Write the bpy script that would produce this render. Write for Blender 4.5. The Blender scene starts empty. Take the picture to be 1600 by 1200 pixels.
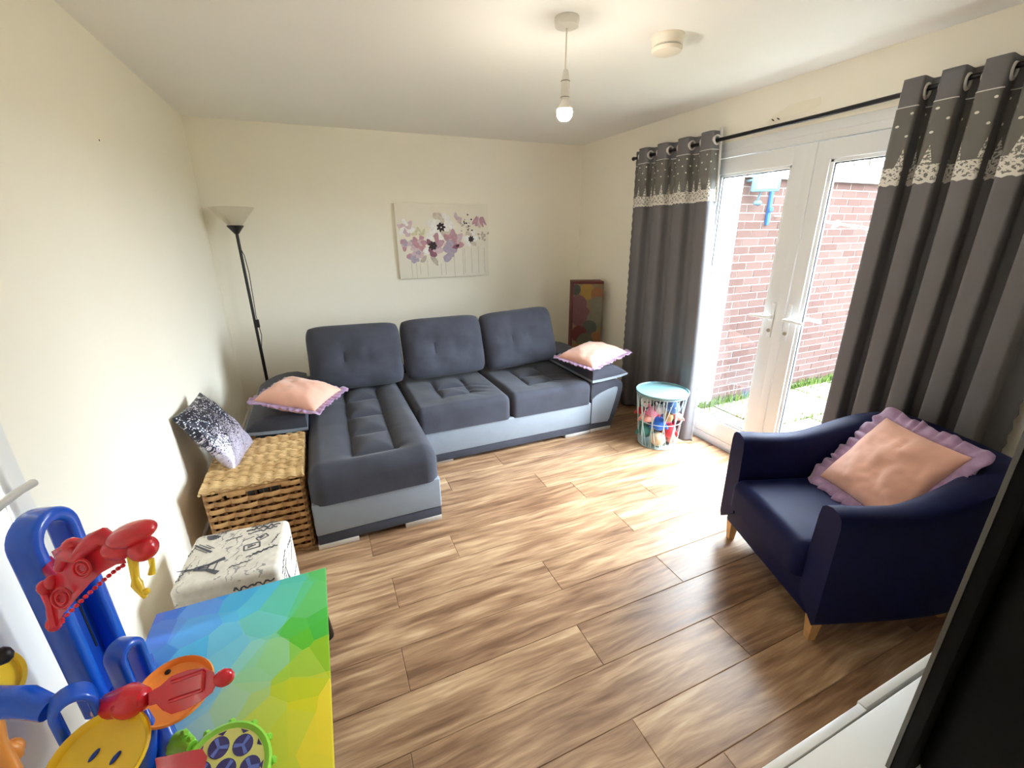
import bpy, bmesh, math, random
from mathutils import Vector, Matrix, noise
random.seed(7)
SC = bpy.context.scene
COL = SC.collection
PI = math.pi
V = Vector

# ------------------------------------------------------------------ camera
CAM = V((0.74323, -4.27844, 1.58556))
YAW, PITCH, ROLL, FPX = 0.406776, 0.335690, 0.010331, 682.571
W = 3.3925          # room width (right wall)
H = 2.40            # ceiling height
YF = -4.43          # front wall, behind the camera
_f = V((math.sin(YAW) * math.cos(PITCH), math.cos(YAW) * math.cos(PITCH), -math.sin(PITCH)))
_r = V((math.cos(YAW), -math.sin(YAW), 0))
_d = _f.cross(_r)
RGT = _r * math.cos(ROLL) + _d * math.sin(ROLL)
DWN = _d * math.cos(ROLL) - _r * math.sin(ROLL)
FWD = _f
cam_data = bpy.data.cameras.new('camera')
cam_data.sensor_fit = 'HORIZONTAL'
cam_data.sensor_width = 36.0
cam_data.lens = FPX / 1600 * 36
cam_data.clip_start = 0.02
cam_data.clip_end = 200
cam = bpy.data.objects.new('camera', cam_data)
COL.objects.link(cam)
cam.matrix_world = Matrix(((RGT.x, -DWN.x, -FWD.x, CAM.x), (RGT.y, -DWN.y, -FWD.y, CAM.y),
                           (RGT.z, -DWN.z, -FWD.z, CAM.z), (0, 0, 0, 1)))
SC.camera = cam

# ------------------------------------------------------------------ sky, exposure
world = bpy.data.worlds.new('sky')
SC.world = world
world.use_nodes = True
bg = world.node_tree.nodes['Background']
bg.inputs['Color'].default_value = (0.79, 0.90, 1.0, 1)      # bright overcast sky
# overcast sky: horizon one third as bright as the zenith, L = Lz (1 + 2 sin h) / 3
ZENITH = 48.0
_nt = world.node_tree
_tc = _nt.nodes.new('ShaderNodeTexCoord')
_sp = _nt.nodes.new('ShaderNodeSeparateXYZ')
_nt.links.new(_tc.outputs['Generated'], _sp.inputs[0])
_cl = _nt.nodes.new('ShaderNodeClamp')
_nt.links.new(_sp.outputs['Z'], _cl.inputs['Value'])
_ma = _nt.nodes.new('ShaderNodeMath')
_ma.operation = 'MULTIPLY_ADD'
_nt.links.new(_cl.outputs[0], _ma.inputs[0])
_ma.inputs[1].default_value = ZENITH * 2 / 3
_ma.inputs[2].default_value = ZENITH / 3
_nt.links.new(_ma.outputs[0], bg.inputs['Strength'])
BULB_STRENGTH = 170.0
SC.view_settings.view_transform = 'Standard'
SC.view_settings.look = 'None'
SC.view_settings.gamma = 1.0
SC.view_settings.use_curve_mapping = False
SC.view_settings.exposure = 1.34
SC.cycles.max_bounces = 10
SC.cycles.diffuse_bounces = 7
SC.cycles.transparent_max_bounces = 16
SC.cycles.sample_clamp_indirect = 8.0
SC.cycles.caustics_reflective = False
SC.cycles.caustics_refractive = False
portal_d = bpy.data.lights.new('door_portal', 'AREA')
portal_d.shape = 'RECTANGLE'
portal_d.size = 1.62
portal_d.size_y = 2.10
portal_d.cycles.is_portal = True
portal = bpy.data.objects.new('door_portal', portal_d)
COL.objects.link(portal)
portal.location = (W + 0.30, -2.425, 1.05)
portal.rotation_euler = (PI / 2, 0, PI / 2)


# ------------------------------------------------------------------ pixel helpers (a pixel gives a direction only)
def ray(px, py):
    return RGT * ((px - 800) / FPX) + DWN * ((py - 600) / FPX) + FWD


def at(px, py, d):
    return CAM + ray(px, py) * d


# ------------------------------------------------------------------ materials
def c(r, g, b):
    def l(v):
        v /= 255.0
        return v / 12.92 if v <= 0.04045 else ((v + 0.055) / 1.055) ** 2.4
    return (l(r), l(g), l(b))


class NT:
    def __init__(s, name):
        s.m = bpy.data.materials.new(name)
        s.m.use_nodes = True
        s.t = s.m.node_tree
        s.b = s.t.nodes['Principled BSDF']
        s.out = s.t.nodes['Material Output']

    def n(s, typ, inp=None, **props):
        nd = s.t.nodes.new(typ)
        for k, v in props.items():
            setattr(nd, k, v)
        for k, v in (inp or {}).items():
            s.put(nd.inputs[k], v)
        return nd

    def put(s, sock, v):
        if isinstance(v, bpy.types.NodeSocket):
            s.t.links.new(v, sock)
        elif isinstance(v, (tuple, list)) and len(v) == 3 and sock.type == 'RGBA':
            sock.default_value = (*v, 1)
        else:
            sock.default_value = v

    def math(s, op, a, b=0.0, cc=None, clamp=False):
        nd = s.n('ShaderNodeMath', operation=op, use_clamp=clamp)
        s.put(nd.inputs[0], a)
        s.put(nd.inputs[1], b)
        if cc is not None:
            s.put(nd.inputs[2], cc)
        return nd.outputs[0]

    def mix(s, f, a, b, blend='MIX'):
        nd = s.n('ShaderNodeMix', data_type='RGBA', blend_type=blend)
        s.put(nd.inputs[0], f)
        s.put(nd.inputs[6], a)
        s.put(nd.inputs[7], b)
        return nd.outputs[2]

    def ramp(s, f, stops, interp='LINEAR'):
        nd = s.n('ShaderNodeValToRGB')
        nd.color_ramp.interpolation = interp
        e = nd.color_ramp.elements
        while len(e) < len(stops):
            e.new(0.5)
        for i, (p, col) in enumerate(stops):
            e[i].position = p
            e[i].color = (*col, 1)
        s.put(nd.inputs[0], f)
        return nd.outputs[0]

    def noise(s, vec, scale, detail=3, rough=0.5, dist=0.0):
        nd = s.n('ShaderNodeTexNoise', {'Vector': vec, 'Scale': scale, 'Detail': detail, 'Roughness': rough, 'Distortion': dist})
        return nd.outputs['Fac']

    def coord(s, kind='Object'):
        return s.n('ShaderNodeTexCoord').outputs[kind]

    def mapping(s, vec, scale=(1, 1, 1), loc=(0, 0, 0), rot=(0, 0, 0)):
        return s.n('ShaderNodeMapping', {'Vector': vec, 'Scale': scale, 'Location': loc, 'Rotation': rot}).outputs[0]

    def sep(s, vec):
        return s.n('ShaderNodeSeparateXYZ', {0: vec}).outputs

    def comb(s, x, y, z):
        return s.n('ShaderNodeCombineXYZ', {0: x, 1: y, 2: z}).outputs[0]

    def bump(s, h, strength=0.2, dist=0.01):
        s.t.links.new(s.n('ShaderNodeBump', {'Height': h, 'Strength': strength, 'Distance': dist}).outputs[0], s.b.inputs['Normal'])

    def set(s, **kw):
        for k, v in kw.items():
            s.put(s.b.inputs[k.replace('_', ' ')], v)
        return s


def plain(name, col, rough=0.5, metal=0.0, var=0.0, vscale=8.0, bump=0.0, bscale=60.0, **kw):
    t = NT(name)
    if var or bump:
        co = t.coord()
    if var:
        nz = t.noise(co, vscale, 4)
        dark = tuple(x * (1 - var) for x in col)
        lite = tuple(min(1, x * (1 + var)) for x in col)
        t.set(Base_Color=t.ramp(nz, [(0.3, dark), (0.7, lite)]))
    else:
        t.set(Base_Color=col)
    if bump:
        t.bump(t.noise(co, bscale, 4), bump, 0.004)
    t.set(Roughness=rough, Metallic=metal)
    for k, v in kw.items():
        t.set(**{k: v})
    return t.m


M = {}
M['wall'] = plain('cream_wall_paint', c(247, 242, 228), 0.8, var=0.012, vscale=2.0, bump=0.08, bscale=120)
M['ceiling'] = plain('ceiling_paint', c(246, 245, 242), 0.85, var=0.015, vscale=1.5, bump=0.06, bscale=90)
M['filler'] = plain('wall_filler', c(240, 234, 216), 0.85)
M['gloss_white'] = plain('white_gloss_paint', c(238, 238, 236), 0.35)
M['upvc'] = plain('white_upvc', c(236, 238, 240), 0.3)
M['rubber'] = plain('grey_gasket', c(70, 72, 76), 0.6)
M['chrome'] = plain('brushed_chrome', c(214, 212, 208), 0.35, 0.45)
M['brass'] = plain('lock_metal', c(190, 180, 160), 0.3, 1.0)
M['black_metal'] = plain('black_metal', c(22, 22, 24), 0.4, 0.3)
M['black_plastic'] = plain('black_plastic', c(9, 9, 10), 0.6, var=0.1, vscale=40, Specular_IOR_Level=0.15)
M['white_plastic'] = plain('white_plastic', c(232, 229, 220), 0.4)
M['alarm_plastic'] = plain('alarm_plastic', c(238, 230, 214), 0.45)
M['black_gap'] = plain('dark_gap', c(60, 54, 50), 0.8)
M['sofa'] = plain('charcoal_microfibre', c(58, 60, 72), 0.9, var=0.18, vscale=7, bump=0.12, bscale=300, Sheen_Weight=0.12, Sheen_Roughness=0.5)
M['sofa_band'] = plain('light_grey_leatherette', c(140, 150, 162), 0.42, var=0.03, vscale=14, bump=0.05, bscale=250)
M['navy'] = plain('navy_velvet', c(6, 14, 60), 0.65, var=0.2, vscale=7, bump=0.05, bscale=200, Sheen_Weight=0.12, Sheen_Roughness=0.3, Sheen_Tint=(0.15, 0.3, 1.0, 1), Specular_IOR_Level=0.25)
M['legwood'] = plain('pale_beech', c(206, 160, 104), 0.45, var=0.12, vscale=20)
M['pink'] = plain('peach_velvet', c(232, 178, 158), 0.8, var=0.07, vscale=8, bump=0.25, bscale=25, Sheen_Weight=0.4)
M['ruffle'] = plain('lilac_satin', c(164, 132, 170), 0.5, var=0.12, vscale=30, Sheen_Weight=0.3)
M['curtain'] = plain('grey_curtain_cloth', c(112, 110, 113), 0.8, var=0.05, vscale=5, bump=0.1, bscale=400)
M['lining'] = plain('white_lining', c(226, 224, 222), 0.7)
M['rod'] = plain('black_rod', c(26, 24, 30), 0.35, 0.4)
M['ring'] = plain('eyelet_ring', c(214, 212, 206), 0.3, 0.2)
M['teal'] = plain('teal_enamel', c(112, 148, 154), 0.35)
M['wire'] = plain('pale_teal_wire', c(176, 196, 198), 0.35, 0.2)
M['lampblack'] = plain('lamp_black', c(30, 26, 28), 0.4)
M['print_ink'] = plain('print_ink', c(84, 84, 92), 0.85)
M['blue'] = plain('blue_toy_plastic', c(18, 84, 200), 0.25, Coat_Weight=0.3)
M['darkblue'] = plain('dark_blue_toy_plastic', c(14, 60, 160), 0.3)
M['red'] = plain('red_toy_plastic', c(206, 32, 48), 0.25, Coat_Weight=0.3)
M['yellow'] = plain('yellow_toy_plastic', c(238, 200, 40), 0.3, Coat_Weight=0.2)
M['orange'] = plain('orange_toy_plastic', c(244, 156, 66), 0.35)
M['green'] = plain('lime_toy_plastic', c(140, 214, 70), 0.3)
M['purple'] = plain('drum_purple', c(58, 56, 112), 0.4)
M['drumface'] = plain('drum_face', c(206, 210, 120), 0.4)
M['drumblue'] = plain('drum_blue', c(96, 118, 196), 0.4)
M['toyblack'] = plain('toy_black', c(20, 18, 20), 0.4)
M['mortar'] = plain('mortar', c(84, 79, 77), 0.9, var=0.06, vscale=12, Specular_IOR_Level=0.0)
M['render'] = plain('white_render', c(236, 236, 236), 0.9, Specular_IOR_Level=0.0)
M['fascia'] = plain('white_fascia', c(238, 240, 242), 0.5)
M['felt'] = plain('roof_felt', c(62, 72, 82), 0.8, var=0.1, Specular_IOR_Level=0.0)
M['soil'] = plain('yard_soil', c(52, 54, 40), 0.95, var=0.2, vscale=6, Specular_IOR_Level=0.0)
M['grass'] = plain('grass', c(50, 62, 28), 0.9, var=0.3, vscale=9, Specular_IOR_Level=0.0)
M['bark'] = plain('bark', c(70, 66, 62), 0.9, Specular_IOR_Level=0.0)
M['flood_glass'] = plain('floodlight_glass', c(84, 92, 96), 0.2)
M['flood_body'] = plain('floodlight_body', c(50, 62, 68), 0.7, Specular_IOR_Level=0.0)
M['bluestrip'] = plain('blue_strip', c(34, 56, 92), 0.7, Specular_IOR_Level=0.0)
M['line'] = plain('clothes_line', c(120, 120, 120), 0.8, Specular_IOR_Level=0.0)


def m_glass():
    t = NT('door_glass')
    tr = t.n('ShaderNodeBsdfTransparent', {'Color': (0.99, 0.995, 0.99)})
    gl = t.n('ShaderNodeBsdfGlossy', {'Color': (1, 1, 1), 'Roughness': 0.0})
    mx = t.n('ShaderNodeMixShader', {0: 0.035, 1: tr.outputs[0], 2: gl.outputs[0]})
    t.t.links.new(mx.outputs[0], t.out.inputs[0])
    return t.m


def m_shade():
    t = NT('lamp_shade_glass')
    t.set(Base_Color=c(240, 238, 228), Roughness=0.4, Transmission_Weight=0.0)
    d = t.n('ShaderNodeBsdfTranslucent', {'Color': c(240, 236, 222) + (1,)})
    tr = t.n('ShaderNodeBsdfTransparent', {})
    m1 = t.n('ShaderNodeMixShader', {0: 0.5, 1: t.b.outputs[0], 2: d.outputs[0]})
    m2 = t.n('ShaderNodeMixShader', {0: 0.35, 1: m1.outputs[0], 2: tr.outputs[0]})
    t.t.links.new(m2.outputs[0], t.out.inputs[0])
    return t.m


def m_bulb():
    t = NT('lit_bulb')
    t.set(Base_Color=(1, 0.9, 0.7), Emission_Color=(1.0, 0.90, 0.76), Emission_Strength=BULB_STRENGTH)
    return t.m


def m_floor():
    t = NT('laminate_plank')
    co = t.coord()
    rnd = t.n('ShaderNodeObjectInfo').outputs['Random']
    off = t.comb(t.math('MULTIPLY', rnd, 37.0), t.math('MULTIPLY', rnd, 91.0), t.math('MULTIPLY', rnd, 13.0))
    v = t.n('ShaderNodeVectorMath', {0: co, 1: off}, operation='ADD').outputs[0]
    warp = t.noise(t.mapping(v, (1.6, 3.0, 1)), 1.3, 2)
    v2 = t.n('ShaderNodeVectorMath', {0: v, 1: t.comb(0.0, t.math('MULTIPLY', warp, 0.07), 0.0)}, operation='ADD').outputs[0]
    big = t.noise(t.mapping(v2, (1.5, 12, 1)), 1.6, 3, 0.55, 0.5)
    mid = t.noise(t.mapping(v2, (3.0, 38, 1)), 1.5, 3, 0.55)
    fine = t.noise(t.mapping(v2, (9, 200, 1)), 1.5, 2)
    s = t.math('ADD', t.math('MULTIPLY', big, 0.58), t.math('MULTIPLY', mid, 0.34))
    s = t.math('ADD', s, t.math('MULTIPLY', fine, 0.09))
    s = t.math('ADD', s, t.math('MULTIPLY', t.math('SUBTRACT', rnd, 0.5), 0.09))
    col = t.ramp(s, [(0.36, c(112, 82, 60)), (0.46, c(142, 109, 82)), (0.53, c(161, 128, 98)), (0.61, c(183, 151, 117)), (0.72, c(208, 181, 146))])
    t.set(Base_Color=col, Roughness=t.math('ADD', 0.27, t.math('MULTIPLY', mid, 0.16)), Specular_IOR_Level=0.36)
    t.bump(t.math('ADD', mid, t.math('MULTIPLY', fine, 0.6)), 0.06, 0.002)
    return t.m


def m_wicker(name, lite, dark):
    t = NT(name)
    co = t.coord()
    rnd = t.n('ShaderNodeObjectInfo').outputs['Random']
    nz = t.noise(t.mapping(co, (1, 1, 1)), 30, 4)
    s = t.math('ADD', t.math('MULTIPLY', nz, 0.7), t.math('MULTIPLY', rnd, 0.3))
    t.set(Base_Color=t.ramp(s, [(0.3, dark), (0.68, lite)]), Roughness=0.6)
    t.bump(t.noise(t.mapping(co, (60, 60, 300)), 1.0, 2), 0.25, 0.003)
    return t.m


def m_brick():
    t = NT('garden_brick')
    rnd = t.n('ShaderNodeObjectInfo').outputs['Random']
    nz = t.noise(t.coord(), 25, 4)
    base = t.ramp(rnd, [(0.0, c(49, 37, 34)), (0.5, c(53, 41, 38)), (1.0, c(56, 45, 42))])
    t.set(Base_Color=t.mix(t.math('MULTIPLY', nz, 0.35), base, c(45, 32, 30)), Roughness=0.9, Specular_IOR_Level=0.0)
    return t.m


def m_slab():
    t = NT('paving_slab')
    rnd = t.n('ShaderNodeObjectInfo').outputs['Random']
    nz = t.noise(t.coord(), 7, 5)
    base = t.ramp(rnd, [(0.0, c(78, 77, 68)), (1.0, c(88, 86, 76))])
    t.set(Base_Color=t.mix(t.math('MULTIPLY', nz, 0.5), base, c(58, 64, 40)), Roughness=0.9, Specular_IOR_Level=0.0)
    return t.m


def m_tabletop():
    # printed low-poly pattern: voronoi cells, each cell takes one tone of a blue-green-yellow print
    t = NT('printed_table_top')
    co = t.coord()
    vo = t.n('ShaderNodeTexVoronoi', {'Vector': t.mapping(co, (1, 1, 0.0)), 'Scale': 9.0, 'Randomness': 1.0})
    vo2 = t.n('ShaderNodeTexVoronoi', {'Vector': t.mapping(co, (1, 1, 0.0), (3.3, 1.2, 0)), 'Scale': 6.0})
    pos = t.mix(0.3, vo.outputs['Position'], t.n('ShaderNodeVectorMath', {0: vo2.outputs['Position'], 1: (-3.3, -1.2, 0)}, operation='ADD').outputs[0])
    x, y, _ = t.sep(pos)                       # table-local: x across (0 left..0.48), y back(0)..front(-0.8)
    a = t.math('DIVIDE', x, 0.48, clamp=True)
    b = t.math('DIVIDE', t.math('MULTIPLY', y, -1), 0.62, clamp=True)
    top = t.ramp(a, [(0.0, c(0, 78, 205)), (0.3, c(0, 130, 225)), (0.6, c(0, 176, 214)), (0.85, c(16, 176, 120)), (1.0, c(24, 170, 60))])
    midc = t.ramp(a, [(0.0, c(0, 96, 200)), (0.3, c(20, 184, 220)), (0.55, c(130, 200, 195)), (0.8, c(96, 186, 40)), (1.0, c(50, 170, 40))])
    bot = t.ramp(a, [(0.0, c(170, 180, 180)), (0.35, c(170, 200, 190)), (0.65, c(180, 200, 30)), (1.0, c(226, 204, 0))])
    f1 = t.math('MULTIPLY', b, 2.2, clamp=True)
    f2 = t.math('SUBTRACT', t.math('MULTIPLY', b, 2.6), 1.1, clamp=True)
    col = t.mix(f2, t.mix(f1, top, midc), bot)
    rnd = t.math('MULTIPLY', t.math('SUBTRACT', t.sep(vo.outputs['Color'])[0], 0.5), 0.16)
    col = t.mix(t.math('ABSOLUTE', rnd), col, c(255, 255, 240))
    t.set(Base_Color=col, Roughness=0.4, Specular_IOR_Level=0.3)
    return t.m


def m_sequin():
    t = NT('sequin_fabric')
    uv = t.coord('UV')
    vo = t.n('ShaderNodeTexVoronoi', {'Vector': uv, 'Scale': 70.0, 'Randomness': 0.8})
    rnd = t.sep(vo.outputs['Color'])[0]
    y = t.sep(uv)[1]
    nz = t.noise(uv, 5, 3)
    thr = t.math('ADD', t.math('MULTIPLY', t.math('SUBTRACT', y, 0.42), 2.2), t.math('MULTIPLY', t.math('SUBTRACT', nz, 0.5), 1.0))
    isdark = t.math('GREATER_THAN', t.math('ADD', thr, t.math('MULTIPLY', t.math('SUBTRACT', rnd, 0.5), 1.0)), 0.0)
    r2 = t.sep(vo.outputs['Color'])[1]
    dark = t.ramp(r2, [(0.0, c(34, 36, 50)), (0.60, c(62, 64, 80)), (0.86, c(226, 226, 234))], 'CONSTANT')
    lite = t.ramp(r2, [(0.0, c(186, 178, 198)), (0.55, c(204, 198, 214)), (0.93, c(90, 90, 108))], 'CONSTANT')
    t.set(Base_Color=t.mix(isdark, lite, dark), Roughness=0.35, Metallic=0.25)
    t.bump(vo.outputs['Distance'], 0.4, 0.003)
    return t.m


def m_lace():
    # white embroidery on sheer voile: rows of dots above, a flower border below (u, v in metres along the cloth)
    t = NT('lace_band')
    u, v, _ = t.sep(t.coord('UV'))             # v: 0 bottom .. 0.32 top
    k = 0.045
    row = t.math('FLOOR', t.math('DIVIDE', v, k))
    du = t.math('SUBTRACT', t.math('FRACT', t.math('ADD', t.math('DIVIDE', u, k * 1.35), t.math('MULTIPLY', row, 0.5))), 0.5)
    dv = t.math('SUBTRACT', t.math('FRACT', t.math('DIVIDE', v, k)), 0.5)
    dd = t.math('SQRT', t.math('ADD', t.math('POWER', t.math('MULTIPLY', du, 1.35), 2.0), t.math('POWER', dv, 2.0)))
    dots = t.math('MULTIPLY', t.math('LESS_THAN', dd, 0.115), t.math('GREATER_THAN', v, 0.165))
    fu = t.math('ABSOLUTE', t.math('SUBTRACT', t.math('FRACT', t.math('DIVIDE', u, 0.062)), 0.5))
    w1 = t.math('MULTIPLY', t.math('SUBTRACT', 0.155, v), 3.0)                      # sprigs taper upwards
    sprig = t.math('MULTIPLY', t.math('LESS_THAN', fu, w1), t.math('LESS_THAN', v, 0.155))
    nz = t.noise(t.comb(u, t.math('MULTIPLY', v, 0.8), 0.0), 120, 2, 0.6)
    lat = t.math('SINE', t.math('MULTIPLY', t.math('ADD', u, v), 190.0))
    lat2 = t.math('SINE', t.math('MULTIPLY', t.math('SUBTRACT', u, v), 190.0))
    net = t.math('GREATER_THAN', t.math('MAXIMUM', lat, lat2), 0.72)
    border = t.math('LESS_THAN', v, 0.012)
    below = t.math('MAXIMUM', t.math('LESS_THAN', v, 0.075), sprig)
    tex = t.math('MAXIMUM', t.math('GREATER_THAN', nz, 0.5), t.math('MULTIPLY', net, t.math('LESS_THAN', v, 0.075)))
    emb = t.math('MAXIMUM', border, t.math('MULTIPLY', below, tex))
    f = t.math('MAXIMUM', dots, emb)
    body = t.ramp(t.math('MAXIMUM', f, 0.0), [(0.0, c(136, 134, 128)), (1.0, c(226, 223, 216))])
    t.set(Base_Color=body, Roughness=0.8)
    tr = t.n('ShaderNodeBsdfTransparent', {})
    fac = t.math('MAXIMUM', f, t.math('ADD', 0.55, t.math('MULTIPLY', below, 0.25)))
    mx = t.n('ShaderNodeMixShader', {0: fac, 1: tr.outputs[0], 2: t.b.outputs[0]})
    t.t.links.new(mx.outputs[0], t.out.inputs[0])
    return t.m


def m_ottoman():
    t = NT('script_print_linen')
    co = t.coord()
    vv = t.mapping(co, (1, 1, 1))
    lines = t.n('ShaderNodeTexWave', {'Vector': t.mapping(co, (1, 1, 1), rot=(0.3, 0.2, 0.4)), 'Scale': 9.0, 'Distortion': 9.0, 'Detail': 3.0, 'Detail Scale': 3.0}).outputs['Fac']
    mask = t.noise(vv, 9, 2)
    ink = t.math('MULTIPLY', t.math('GREATER_THAN', lines, 0.93), t.math('GREATER_THAN', mask, 0.56))
    base = t.ramp(t.noise(co, 40, 3), [(0.3, c(204, 198, 186)), (0.7, c(222, 216, 204))])
    t.set(Base_Color=t.mix(t.math('MULTIPLY', ink, 0.7), base, c(120, 116, 120)), Roughness=0.85)
    t.bump(t.noise(co, 350, 2), 0.1, 0.002)
    return t.m


M['glass'] = m_glass()
M['shade'] = m_shade()
M['bulb'] = m_bulb()
M['floor'] = m_floor()
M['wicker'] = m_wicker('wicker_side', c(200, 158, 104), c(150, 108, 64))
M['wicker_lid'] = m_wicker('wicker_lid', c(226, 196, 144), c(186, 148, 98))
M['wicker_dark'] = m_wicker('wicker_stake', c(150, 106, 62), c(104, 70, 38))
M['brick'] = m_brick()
M['slab'] = m_slab()
M['tabletop'] = m_tabletop()
M['sequin'] = m_sequin()
M['lace'] = m_lace()
M['ottoman'] = m_ottoman()

# ------------------------------------------------------------------ scene helpers
ORG = {}


def tag(o, label=None, cat=None, group=None, kind=None):
    if label:
        o['label'] = label
    if cat:
        o['category'] = cat
    if group:
        o['group'] = group
    if kind:
        o['kind'] = kind
    return o


def thing(name, label, cat, loc=(0, 0, 0), rotz=0.0, group=None, local=False):
    o = bpy.data.objects.new(name, None)
    o.empty_display_size = 0.05
    COL.objects.link(o)
    o.location = loc
    o.rotation_euler = (0, 0, rotz)
    ORG[o.name] = V((0, 0, 0)) if local else V(loc)
    return tag(o, label, cat, group)


class MB:
    def __init__(s):
        s.bm = bmesh.new()
        s.uv = None

    def box(s, x0, x1, y0, y1, z0, z1, bev=0.0, seg=2, mx=None):
        r = bmesh.ops.create_cube(s.bm, size=1.0)
        vs = r['verts']
        for v in vs:
            v.co = V(((x0 + x1) / 2 + v.co.x * (x1 - x0), (y0 + y1) / 2 + v.co.y * (y1 - y0), (z0 + z1) / 2 + v.co.z * (z1 - z0)))
        if bev:
            es = list({e for v in vs for e in v.link_edges})
            r2 = bmesh.ops.bevel(s.bm, geom=es, offset=bev, segments=seg, affect='EDGES', profile=0.5)
            vs = list({v for f in r2['faces'] for v in f.verts} | {v for v in vs if v.is_valid})
        if mx:
            for v in vs:
                v.co = mx @ v.co
        return s

    def faces(s, verts, faces):
        bv = [s.bm.verts.new(v) for v in verts]
        for f in faces:
            try:
                s.bm.faces.new([bv[i] for i in f])
            except ValueError:
                pass
        return bv

    def tube(s, pts, r, n=8, closed=False):
        pts = [V(p) for p in pts]
        m = len(pts)
        rr = r if isinstance(r, (list, tuple)) else [r] * m
        up = None
        rings = []
        for i, p in enumerate(pts):
            a = pts[(i - 1) % m] if (closed or i > 0) else p
            b = pts[(i + 1) % m] if (closed or i < m - 1) else p
            t = (b - a).normalized()
            if up is None:
                up = t.cross(V((0, 0, 1)))
                if up.length < 0.05:
                    up = t.cross(V((1, 0, 0)))
            up = (up - t * up.dot(t)).normalized()
            w = t.cross(up)
            rings.append([s.bm.verts.new(p + (up * math.cos(2 * PI * k / n) + w * math.sin(2 * PI * k / n)) * rr[i]) for k in range(n)])
        for i in range(m if closed else m - 1):
            A, B = rings[i], rings[(i + 1) % m]
            for k in range(n):
                s.bm.faces.new((A[k], A[(k + 1) % n], B[(k + 1) % n], B[k]))
        if not closed:
            s.bm.faces.new(rings[0][::-1])
            s.bm.faces.new(rings[-1])
        return s

    def lathe(s, prof, n=24, mx=None, cap=True):
        mx = mx or Matrix.Identity(4)
        rings = [[s.bm.verts.new(mx @ V((r * math.cos(2 * PI * k / n), r * math.sin(2 * PI * k / n), z))) for k in range(n)] for r, z in prof]
        for A, B in zip(rings, rings[1:]):
            for k in range(n):
                s.bm.faces.new((A[k], A[(k + 1) % n], B[(k + 1) % n], B[k]))
        if cap:
            s.bm.faces.new(rings[0][::-1])
            s.bm.faces.new(rings[-1])
        return s

    def ball(s, center, sc, sub=2, mx=None):
        r = bmesh.ops.create_icosphere(s.bm, subdivisions=sub, radius=1.0)
        sc = sc if isinstance(sc, (tuple, list)) else (sc,) * 3
        for v in r['verts']:
            q = V((v.co.x * sc[0], v.co.y * sc[1], v.co.z * sc[2]))
            if mx:
                q = mx @ q
            v.co = q + V(center)
        return s

    def prism(s, poly, a, b, fn):
        # poly of 2-D points, extruded from a to b; fn(p, q, t) -> 3-D point
        A = [s.bm.verts.new(fn(p, q, a)) for p, q in poly]
        B = [s.bm.verts.new(fn(p, q, b)) for p, q in poly]
        n = len(poly)
        for i in range(n):
            s.bm.faces.new((A[i], A[(i + 1) % n], B[(i + 1) % n], B[i]))
        s.bm.faces.new(A[::-1])
        s.bm.faces.new(B)
        return s

    def grid(s, fn, nu, nv, uvf=None):
        vs = [[s.bm.verts.new(fn(i / nu, j / nv)) for j in range(nv + 1)] for i in range(nu + 1)]
        if uvf and s.uv is None:
            s.uv = s.bm.loops.layers.uv.new('UVMap')
        for i in range(nu):
            for j in range(nv):
                idx = ((i, j), (i + 1, j), (i + 1, j + 1), (i, j + 1))
                f = s.bm.faces.new([vs[a][b] for a, b in idx])
                if uvf:
                    for lp, (a, b) in zip(f.loops, idx):
                        lp[s.uv].uv = uvf(a / nu, b / nv)
        return vs

    def weld(s, d=1e-5):
        bmesh.ops.remove_doubles(s.bm, verts=s.bm.verts, dist=d)
        return s

    def mesh(s, name, mat, origin=None, angle=40, mx=None):
        if mx:
            bmesh.ops.transform(s.bm, matrix=mx, verts=s.bm.verts)
        if origin is not None:
            bmesh.ops.translate(s.bm, vec=-V(origin), verts=s.bm.verts)
        bmesh.ops.recalc_face_normals(s.bm, faces=s.bm.faces)
        me = bpy.data.meshes.new(name)
        s.bm.to_mesh(me)
        s.bm.free()
        if mat:
            me.materials.append(M[mat] if isinstance(mat, str) else mat)
        me.shade_smooth()
        me.set_sharp_from_angle(angle=math.radians(angle))
        return me

    def build(s, name, mat, parent=None, origin=None, angle=40, mx=None):
        if parent is not None:
            o0 = ORG[parent.name]
        else:
            o0 = V(origin) if origin is not None else V((0, 0, 0))
        me = s.mesh(name, mat, o0, angle, mx)
        o = bpy.data.objects.new(name, me)
        COL.objects.link(o)
        if parent is not None:
            o.parent = parent
        else:
            o.location = o0
        ORG[o.name] = o0.copy()
        return o


def inst(name, me, parent, loc, rot=(0, 0, 0)):
    o = bpy.data.objects.new(name, me)
    COL.objects.link(o)
    o.parent = parent
    o.location = V(loc) - ORG[parent.name]
    o.rotation_euler = rot
    ORG[o.name] = V(loc)
    return o


def frame(center, xd, yd):
    xd = V(xd).normalized()
    zd = xd.cross(V(yd)).normalized()
    yd = zd.cross(xd)
    ct = V(center)
    return Matrix(((xd.x, yd.x, zd.x, ct.x), (xd.y, yd.y, zd.y, ct.y), (xd.z, yd.z, zd.z, ct.z), (0, 0, 0, 1)))


def sgnpow(a, p):
    return math.copysign(abs(a) ** p, a)


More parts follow.
